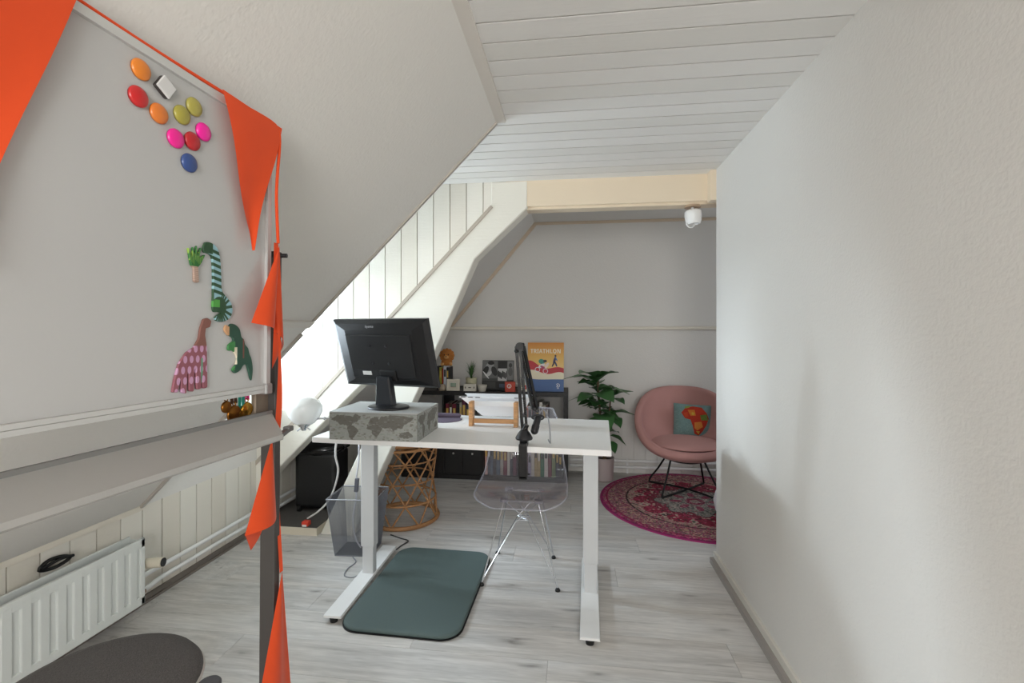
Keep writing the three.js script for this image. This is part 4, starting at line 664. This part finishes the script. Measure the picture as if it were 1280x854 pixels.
function framed(name, label, x, w, h, z, tex, lean, fw, fm, t = 0.014) {
  const f = thing(name, label, 'picture', [x, SH, z]); f.rotation.x = -lean;
  if (fw) part('frame', [box6(-w / 2, w / 2, 0, fw, -t, 0), box6(-w / 2, w / 2, h - fw, h, -t, 0), box6(-w / 2, -w / 2 + fw, fw, h - fw, -t, 0), box6(w / 2 - fw, w / 2, fw, h - fw, -t, 0)], fm, f);
  part('backing', [box6(-w / 2 + 0.001, w / 2 - 0.001, 0.001, h - 0.001, -t, -t * 0.4 - 0.0005)], fm, f);
  part('print', new THREE.PlaneGeometry(w - 2 * fw, h - 2 * fw).translate(0, h / 2, fw ? -t * 0.4 : -t * 0.4), mat('#ffffff', 0.5, { map: tex }), f, true);
  return f;
}
framed('picture_frame', 'small cream frame with a green print on the shelf unit', -1.035, 0.115, 0.1, TOPZ + 0.03, canvasTex(128, 128, (c) => { c.fillStyle = '#d8d2c2'; c.fillRect(0, 0, 128, 128); c.fillStyle = '#7f9a86'; c.fillRect(28, 34, 72, 60); c.fillStyle = '#a9b7a4'; for (let k = 0; k < 4; k++) c.fillRect(36, 42 + 13 * k, 56, 5); c.fillStyle = '#b08f7d'; c.fillRect(28, 94, 72, 6); }), 0.08, 0.014, mat('#e3dccb', 0.6));
{
  const p = thing('potted_plant', 'small spiky green plant in a cream pot on the shelf unit', 'potted plant', [-0.893, SH, TOPZ - 0.07]);
  part('pot', lathe([[0, 0], [0.04, 0], [0.05, 0.09], [0.052, 0.105], [0.046, 0.105], [0.043, 0.09], [0, 0.088]], 28), mat('#cbc6a4', 0.5), p);
  const l = [];
  for (let k = 0; k < 34; k++) { const a = k * 2.4, r = rnd(0.03, 0.1), h = rnd(0.1, 0.2); l.push(surface((u, v) => { const w = 0.009 * (1 - v) * (u - 0.5) * 2; return [Math.cos(a) * r * v * v + Math.cos(a + 1.57) * w, 0.085 + h * v - 0.03 * v * v * r * 10, Math.sin(a) * r * v * v + Math.sin(a + 1.57) * w]; }, 2, 6)); }
  part('leaves', l, mat('#3f5f33', 0.5), p).userData.kind = 'stuff';
}
{
  const b = thing('wooden_block', 'white block with three dark marks on the shelf unit', 'ornament', [-0.882, SH, TOPZ + 0.03]);
  part('block', RB(0.11, 0.062, 0.04, 0.004, 0, 0.031, 0), mat('#d9d3c6', 0.6), b);
  part('marks', [box6(-0.042, -0.034, 0.024, 0.04, 0.02, 0.0206), box6(0.034, 0.042, 0.024, 0.04, 0.02, 0.0206), box6(-0.012, 0.012, 0.028, 0.036, 0.02, 0.0206)], mat('#57504a', 0.6), b);
  const t = thing('tealight_bowl', 'small pale ceramic bowl beside the white block', 'bowl', [-0.775, SH, TOPZ + 0.03]);
  part('bowl', lathe([[0, 0], [0.03, 0], [0.04, 0.04], [0.042, 0.055], [0.037, 0.055], [0.034, 0.04], [0, 0.036]], 28), mat('#cfcabd', 0.5), t);
  const sp = thing('shell_ornament', 'small tan glass jar in front of the books', 'ornament', [-1.135, SH, TOPZ + 0.02]);
  part('jar', lathe([[0, 0], [0.03, 0], [0.033, 0.02], [0.028, 0.048], [0.018, 0.055], [0, 0.056]], 24), mat('#a89884', 0.3), sp);
}
framed('photo_print', 'black and white photo collage board leaning on the shelf unit', -0.657, 0.285, 0.265, TOPZ - 0.07, canvasTex(256, 240, (c, W, H) => {
  const g = (v) => `rgb(${v},${v},${v - 2})`;
  c.fillStyle = g(70); c.fillRect(0, 0, W, H);
  const blob = (x, y, w, h, v, r = 0) => { c.save(); c.translate(x, y); c.rotate(r); c.fillStyle = g(v); c.beginPath(); c.ellipse(0, 0, w, h, 0, 0, 7); c.fill(); c.restore(); };
  c.fillStyle = g(105); c.fillRect(4, 6, 120, 140); blob(60, 60, 34, 44, 155, 0.2); blob(28, 82, 20, 36, 30, 0.5); blob(98, 88, 22, 40, 35, -0.4); blob(70, 22, 26, 16, 20); blob(56, 110, 14, 26, 190, 0.8); blob(30, 120, 6, 40, 215, -0.7);
  c.fillStyle = g(28); c.fillRect(128, 6, 72, 60); c.fillStyle = g(200); c.fillRect(128, 66, 72, 100); for (let k = 0; k < 7; k++) blob(134 + 11 * k, 110 + 8 * (k % 3), 8, 26, 40 + 8 * k);
  c.fillStyle = g(130); c.fillRect(204, 6, 48, 150); blob(228, 40, 14, 18, 60); blob(228, 92, 18, 34, 95); c.fillStyle = g(30); c.fillRect(0, 170, W, 70); c.fillStyle = g(60); c.fillRect(10, 176, 100, 50); c.fillStyle = '#4a5566'; c.fillRect(140, 190, 70, 30);
}), 0.16, 0, mat('#2a2826', 0.6), 0.02);
{
  const b = thing('red_box', 'small red box with a white round mark on the shelf unit', 'box', [-0.532, SH, TOPZ + 0.02], 0.15);
  part('box', RB(0.09, 0.085, 0.06, 0.004, 0, 0.0425, 0), mat('#c2452f', 0.5), b);
  part('mark', [new THREE.TorusGeometry(0.016, 0.004, 6, 24).translate(-0.008, 0.05, 0.0285), box6(-0.01, -0.006, 0.03, 0.056, 0.03, 0.0312)], mat('#f0e6de', 0.6), b);
  const d = thing('round_tin', 'small round cream tin with a red flower print', 'tin', [-0.4, SH, TOPZ + 0.03]);
  part('tin', [C(0.038, 0.038, 0.02, 0, 0, 0, 28).rotateX(PI / 2 - 0.1).translate(0, 0.04, 0)], mat('#e2dac8', 0.5), d);
  part('flower', Array.from({ length: 6 }, (_, k) => S(0.009, 0.012 * Math.cos(k * 1.05), 0.04 + 0.012 * Math.sin(k * 1.05), 0.0105, 1, 1, 0.2)), mat('#c9302c', 0.5), d);
}
framed('poster', 'triathlon poster in orange, red and blue leaning on the shelf unit', -0.228, 0.315, 0.425, TOPZ - 0.02, canvasTex(384, 512, (c, W, H) => {
  const g = c.createLinearGradient(0, 0, 0, 300); g.addColorStop(0, '#d98a35'); g.addColorStop(0.5, '#e8b65c'); g.addColorStop(1, '#efd08a'); c.fillStyle = g; c.fillRect(0, 0, W, H);
  c.fillStyle = '#f4ead2'; c.font = 'bold 60px sans-serif'; c.textAlign = 'center'; c.save(); c.translate(W / 2, 112); c.scale(0.98, 1); c.fillText('TRIATHLON', 0, 0, 350); c.restore();
  c.fillStyle = '#c3303a'; c.beginPath(); c.moveTo(0, 190); c.bezierCurveTo(60, 180, 90, 230, 150, 260); c.bezierCurveTo(240, 300, 280, 230, W, 270); c.lineTo(W, 340); c.lineTo(0, 340); c.fill();
  c.fillStyle = '#f0e4c8'; c.beginPath(); c.moveTo(0, 290); c.bezierCurveTo(90, 270, 140, 330, 220, 330); c.bezierCurveTo(280, 330, 320, 290, W, 320); c.lineTo(W, 400); c.lineTo(0, 400); c.fill();
  c.fillStyle = '#47699e'; c.beginPath(); c.moveTo(0, 375); c.bezierCurveTo(120, 400, 220, 380, W, 385); c.lineTo(W, H); c.lineTo(0, H); c.fill();
  const el = (x, y, w, h, col, r = 0) => { c.save(); c.translate(x, y); c.rotate(r); c.fillStyle = col; c.beginPath(); c.ellipse(0, 0, w, h, 0, 0, 7); c.fill(); c.restore(); };
  el(150, 200, 34, 26, '#3f8f7d', 0.3); el(185, 195, 20, 14, '#3a2f3a'); el(150, 245, 40, 18, '#e8dfe2', -0.5); el(165, 262, 34, 12, '#b0486a', 0.5); el(205, 240, 16, 34, '#f1d9c8', 0.6); el(210, 300, 24, 18, '#bf3547', 0.2);
  c.lineWidth = 6; c.strokeStyle = '#e9ecf0'; for (const [x, y] of [[105, 285], [190, 300]]) { c.beginPath(); c.arc(x, y, 24, 0, 7); c.stroke(); }
  el(285, 190, 12, 40, '#2c2f63', 0.25); el(275, 225, 8, 34, '#33203c', 0.5); el(300, 225, 8, 30, '#1f2b5a', -0.4); el(296, 140, 10, 12, '#4a2f2a'); el(302, 170, 6, 30, '#3d6fb0', -0.5); el(290, 110, 9, 9, '#eee0c4');
  c.strokeStyle = '#f2f2f2'; c.lineWidth = 5; c.beginPath(); c.arc(322, 448, 18, 3.6, 8.9); c.stroke(); c.fillStyle = '#f2f2f2'; c.fillRect(312, 476, 22, 5); c.beginPath(); c.arc(318, 450, 7, 0, 7); c.fill();
}), 0.1, 0, mat('#d79a4a', 0.6), 0.016);

// ---------------------------------------------------------------- fig plant
{
  const p = thing('fig_plant', 'leafy dark green fig plant in a pale pot beside the shelf unit', 'potted plant', [0.275, 0, -4.17]);
  part('pot', lathe([[0, 0], [0.07, 0], [0.078, 0.01], [0.088, 0.19], [0.088, 0.2], [0.08, 0.2], [0.078, 0.175], [0, 0.172]], 36), mat('#b3a5a3', 0.6), p);
  part('soil', C(0.078, 0.078, 0.006, 0, 0.172, 0), mat('#2d241d', 0.95), p);
  part('stem', [tube([[0, 0.17, 0], [-0.01, 0.35, 0.01], [-0.03, 0.55, 0], [-0.05, 0.8, 0.0], [-0.05, 0.9, 0]], 0.009, 24, 8), tube([[0.01, 0.17, 0.01], [0.03, 0.35, 0.02], [0.04, 0.55, 0.03], [0.06, 0.75, 0.02]], 0.007, 24, 8)], mat('#5c4a35', 0.7), p);
  const leafShape = (L, W, droop, cup) => ready(surface((u, v) => { const s = 2 * u - 1, w = W * Math.sin(PI * Math.min(1, v ** 0.8 * 0.97 + 0.03)) * (0.75 + 0.35 * v); return [s * w, -droop * v * v * L + cup * s * s * w + 0.006 * Math.sin(v * 14) * Math.abs(s), v * L]; }, 8, 12));
  const forms = [leafShape(0.22, 0.095, 0.55, 0.3), leafShape(0.25, 0.105, 0.75, 0.2), leafShape(0.19, 0.08, 0.45, 0.4)], green = ['#3f6a3c', '#33592f', '#4d7a48'].map((k) => mat(k, 0.42, { side: THREE.DoubleSide }));
  const N = 54;
  for (let k = 0; k < N; k++) {
    const h = lerp(0.4, 0.9, (k / N) ** 0.75), a = k * 2.399 + 0.4, stem = k % 3 ? [-0.065 + 0.03 * (h < 0.6), -0.0] : [0.03, 0.02];
    const y = k % 3 ? h : h * 0.86;
    const o = part('leaf', forms[k % 3], green[(k * 5) % 3], p);
    o.rotation.order = 'YXZ';
    let dir = a % (2 * PI); const toWall = Math.cos(dir);
    o.rotation.y = dir; o.rotation.x = -lerp(0.05, 0.75, k / N) + rnd(-0.15, 0.15); o.rotation.z = rnd(-0.25, 0.25);
    o.scale.setScalar((toWall < -0.3 ? 0.72 : 1) * rnd(0.85, 1.1) * (h < 0.55 ? 0.78 : 1) * (y < 0.82 && Math.sin(dir) < -0.25 ? 0.74 : y < 0.8 && Math.sin(dir) > 0.3 ? 0.82 : 1));
    o.position.set(stem[0] + 0.02 * Math.sin(dir), y, stem[1] + 0.02 * Math.cos(dir) + (toWall < -0.3 ? 0.03 : 0.02));
  }
}
// ---------------------------------------------------------------- pink chair, cushion, rug
{
  const tex = canvasTex(1024, 1024, (c, W) => {
    const cx = W / 2, q = (k, s) => hash(k, s, 91), pick = (l, k, s) => l[Math.floor(q(k, s) * l.length)];
    const disc = (r, col) => { c.fillStyle = col; c.beginPath(); c.arc(cx, cx, r, 0, 7); c.fill(); };
    disc(512, '#a02a6c'); disc(498, '#a87482');
    const dots = (n, r0, r1, cols, s, size) => { for (let k = 0; k < n; k++) { const a = q(k, s) * 7, r = r0 + (r1 - r0) * q(k, s + 1), x = cx + r * Math.cos(a), y = cx + r * Math.sin(a); c.fillStyle = pick(cols, k, s + 2); c.beginPath(); c.ellipse(x, y, size * (0.4 + q(k, s + 3)), size * (0.3 + 0.6 * q(k, s + 4)), q(k, s + 5) * 6, 0, 7); c.fill(); } };
    dots(900, 470, 500, ['#c8317a', '#d85a8c', '#8f2a5c'], 1, 9);
    dots(3800, 372, 486, ['#d9a79a', '#c98f86', '#e0bfae', '#a5486c', '#8a6a64', '#c9b496', '#9a3a60', '#6d5f58'], 7, 7);
    c.lineWidth = 9; c.strokeStyle = '#a02358'; c.beginPath(); c.arc(cx, cx, 478, 0, 7); c.stroke();
    disc(372, '#43312f'); disc(362, '#c9a79c'); dots(1500, 300, 362, ['#d8bdb0', '#a8968a', '#5a4a48', '#c2577a', '#cfae9c'], 21, 8);
    c.fillStyle = '#a63350';
    for (let k = 0; k < 12; k++) { const a = k * PI / 6; c.save(); c.translate(cx, cx); c.rotate(a); c.beginPath(); c.ellipse(268, 0, 66, 58, 0, 0, 7); c.fill(); c.restore(); }
    disc(258, '#98384f');
    for (let k = 0; k < 12; k++) { const a = (k + 0.5) * PI / 6; c.save(); c.translate(cx, cx); c.rotate(a); c.fillStyle = '#d7c6b4'; c.beginPath(); c.ellipse(296, 0, 26, 17, 0, 0, 7); c.fill(); c.fillStyle = '#4b5a52'; c.beginPath(); c.ellipse(296, 0, 12, 8, 0, 0, 7); c.fill(); c.restore(); }
    dots(700, 220, 330, ['#8e1f40', '#d2476e', '#e0c9b6', '#59333a'], 33, 9);
    c.fillStyle = '#a9aaa2'; c.beginPath(); for (let k = 0; k <= 160; k++) { const a = k / 160 * 2 * PI, r = 196 + 26 * Math.cos(8 * a); c.lineTo(cx + r * Math.cos(a), cx + r * Math.sin(a)); } c.fill(); c.lineWidth = 6; c.strokeStyle = '#5b4f4d'; c.stroke();
    dots(1700, 0, 205, ['#8f9a94', '#c8c4b6', '#5f6a66', '#b58a8c', '#767c78', '#d5cdc0'], 45, 8);
    for (let k = 0; k < 8; k++) { const a = k * PI / 4; c.save(); c.translate(cx, cx); c.rotate(a); c.fillStyle = '#a8506a'; c.beginPath(); c.ellipse(104, 0, 34, 18, 0, 0, 7); c.fill(); c.restore(); }
    disc(50, '#9c3556'); disc(26, '#cbb9aa');
    dots(5200, 0, 505, ['rgba(230,215,205,0.35)', 'rgba(60,40,45,0.3)'], 61, 4);
  });
  const r = thing('rug', 'round pink and red patterned rug under the pink chair', 'rug', [0.92, 0, -3.70]);
  part('pile', lathe([[0.0, 0.009], [0.69, 0.009], [0.703, 0.006], [0.705, 0.0]], 90).rotateY(0.3), mat('#a3326e', 0.95), r);
  part('pattern', new THREE.CircleGeometry(0.7, 90).rotateX(-PI / 2).translate(0, 0.0095, 0), mat('#e4dcdc', 0.95, { map: tex, bumpMap: feltBump, bumpScale: 0.002 }), r, true);
}
{
  const ch = thing('armchair', 'round pink velvet shell chair on black wire legs', 'armchair', [0.90, 0.0105, -3.93], -0.12);
  const velvet = mat('#bb8a84', 0.85, { sheen: 0.7, sheenRoughness: 0.45, sheenColor: rgb(0.75, 0.52, 0.5), bumpMap: feltBump, bumpScale: 0.0006 });
  // profile from the outside of the bowl over the rolled rim to the inside; the rim rises towards the back
  const rimY = (a) => { const t = 0.5 - 0.5 * Math.sin(a); return lerp(0.385, 0.80, t * t * (3 - 2 * t) * 0.75 + t * 0.25); }, rimR = (a) => 0.375 + 0.02 * Math.cos(2 * a);
  const shell = surface((u, v) => {
    const a = u * 2 * PI, R = rimR(a), Y = rimY(a), back = 0.5 - 0.5 * Math.sin(a);
    let r, y;
    if (v < 0.45) { const t = v / 0.45, e = Math.sin(t * PI / 2); r = R * Math.min(1, e * 1.0); y = 0.265 + (Y - 0.03 - 0.265) * (1 - Math.cos(t * PI / 2)) ** 0.9; }
    else if (v < 0.6) { const t = (v - 0.45) / 0.15, q = t * PI; r = R - 0.03 + 0.03 * Math.cos(q); y = Y - 0.03 + 0.034 * Math.sin(q); }
    else { const t = (v - 0.6) / 0.4, e = Math.cos(t * PI / 2); r = (R - 0.06) * e; y = 0.345 + (Y - 0.03 - 0.345) * (1 - Math.sin(t * PI / 2)) ** 0.9; }
    return [r * Math.cos(a), y, r * Math.sin(a) + (y - 0.4) * -0.12 * back];
  }, 72, 60);
  part('shell', shell, velvet, ch);
  const cu = part('seat_cushion', [S(0.275, 0, 0.4, 0.06, 1, 0.15, 0.9, 40)], mat('#c0908a', 0.85, { sheen: 0.7, sheenRoughness: 0.45, sheenColor: rgb(0.75, 0.52, 0.5), bumpMap: feltBump, bumpScale: 0.0006 }), ch);
  part('piping', [new THREE.TorusGeometry(0.274, 0.005, 8, 60).rotateX(PI / 2).scale(1, 1, 0.9).translate(0, 0.398, 0.06)], velvet, cu);
  part('base_plate', C(0.16, 0.14, 0.016, 0, 0.268, 0.02, 28), M.black, ch);
  const f = [[-0.19, 0.23], [0.17, -0.22], [-0.27, -0.16], [0.25, 0.19]], t = [[-0.12, 0.12], [0.12, -0.1], [-0.13, -0.08], [0.13, 0.12]];
  for (const [i, j] of [[0, 1], [2, 3]]) part('wire_leg', tube([[t[i][0], 0.272, t[i][1]], [lerp(t[i][0], f[i][0], 0.5), 0.14, lerp(t[i][1], f[i][1], 0.5)], [f[i][0] * 0.99, 0.03, f[i][1] * 0.99], [f[i][0], 0.008, f[i][1]], [f[i][0] * 0.9, 0.008, f[i][1] * 0.9], [0, 0.008 + (i ? 0.014 : 0), 0], [f[j][0] * 0.9, 0.008, f[j][1] * 0.9], [f[j][0], 0.008, f[j][1]], [f[j][0] * 0.99, 0.03, f[j][1] * 0.99], [lerp(t[j][0], f[j][0], 0.5), 0.14, lerp(t[j][1], f[j][1], 0.5)], [t[j][0], 0.272, t[j][1]]], 0.0075, 120, 10), M.black, ch);
  // cushion with a map motif
  const map = canvasTex(256, 256, (c) => {
    c.fillStyle = '#7f9d9b'; c.fillRect(0, 0, 256, 256); for (let k = 0; k < 500; k++) { c.fillStyle = k % 2 ? '#8aa7a4' : '#76948f'; c.fillRect(hash(k, 1, 3) * 256, hash(k, 2, 3) * 256, 8, 4); }
    const pg = (col, pts) => { c.fillStyle = col; c.beginPath(); pts.forEach(([x, y]) => c.lineTo(x, y)); c.fill(); };
    pg('#c2391f', [[45, 70], [75, 30], [130, 14], [190, 20], [225, 60], [240, 100], [225, 150], [200, 200], [170, 235], [140, 225], [128, 170], [110, 120], [70, 112]]);
    pg('#d9812f', [[90, 45], [140, 40], [150, 85], [110, 90]]); pg('#dd8a3c', [[140, 140], [190, 130], [200, 170], [160, 200], [140, 185]]); pg('#d7b23c', [[120, 60], [140, 62], [136, 84], [118, 80]]); pg('#7c9440', [[180, 80], [225, 70], [235, 115], [190, 120]]); pg('#cf4a24', [[60, 70], [90, 62], [96, 100], [70, 105]]); pg('#8fa04a', [[70, 22], [110, 10], [104, 26], [74, 36]]); pg('#c9a540', [[150, 205], [178, 205], [170, 228]]);
  });
  const c = thing('cushion', 'square teal cushion with a red and orange map motif', 'cushion', [0.985, 0.40, -4.06], -0.1);
  c.rotation.x = -0.32; c.rotation.z = -0.08;
  const pillow = (sgn) => surface((u, v) => { const x = 2 * u - 1, y = 2 * v - 1, k = (1 - x ** 4) * (1 - y ** 4), p = 0.9 + 0.1 * Math.max(Math.abs(x), Math.abs(y)) * Math.hypot(x, y) / 1.414; return [sgn * x * 0.15 * p, 0.145 + y * 0.145 * p, sgn * 0.045 * k ** 0.6]; }, 20, 20);
  part('front', pillow(1), mat('#ffffff', 0.9, { map, bumpMap: feltBump, bumpScale: 0.002 }), c, true);
  part('back', pillow(-1), mat('#4c5a58', 0.9), c);
}
// white pouf, mostly hidden by the wall, and the spot lamp on the beam
{
  const p = thing('pouf', 'white fabric pouf half hidden behind the plaster wall', 'pouf', [1.165, 0.0105, -3.33]);
  part('cover', lathe([[0, 0], [0.1, 0], [0.165, 0.02], [0.2, 0.07], [0.212, 0.13], [0.2, 0.18], [0.17, 0.24], [0.12, 0.285], [0.05, 0.3], [0, 0.302]], 40), mat('#eceaf0', 0.9), p);
  part('button', S(0.018, 0, 0.302, 0, 1, 0.5, 1), mat('#dcdae0', 0.9), p);
}
{
  const s = thing('ceiling_spot', 'small white spot lamp fixed under the cream beam', 'lamp', [0.70, 2.03, -2.875]);
  part('rose', [C(0.042, 0.046, 0.012, 0, -0.006, 0, 32)], mat('#b59a80', 0.5), s);
  part('stem', [C(0.008, 0.008, 0.02, 0, -0.02, 0)], M.white, s);
  const h = part('shade', lathe([[0.0, -0.022], [0.032, -0.024], [0.046, -0.034], [0.048, -0.06], [0.044, -0.09], [0.036, -0.108], [0.032, -0.108], [0.03, -0.09], [0.0, -0.085]], 36).rotateZ(0.06), mat('#f2f1ee', 0.4), s);
  part('ring', [new THREE.TorusGeometry(0.026, 0.0045, 8, 28, PI).rotateX(PI).rotateY(0.3).translate(-0.012, -0.102, 0.004)], M.white, h);
}
scene.traverse((o) => { if (o.isMesh) o.castShadow = o.receiveShadow = true; });
renderer.render(scene, camera);
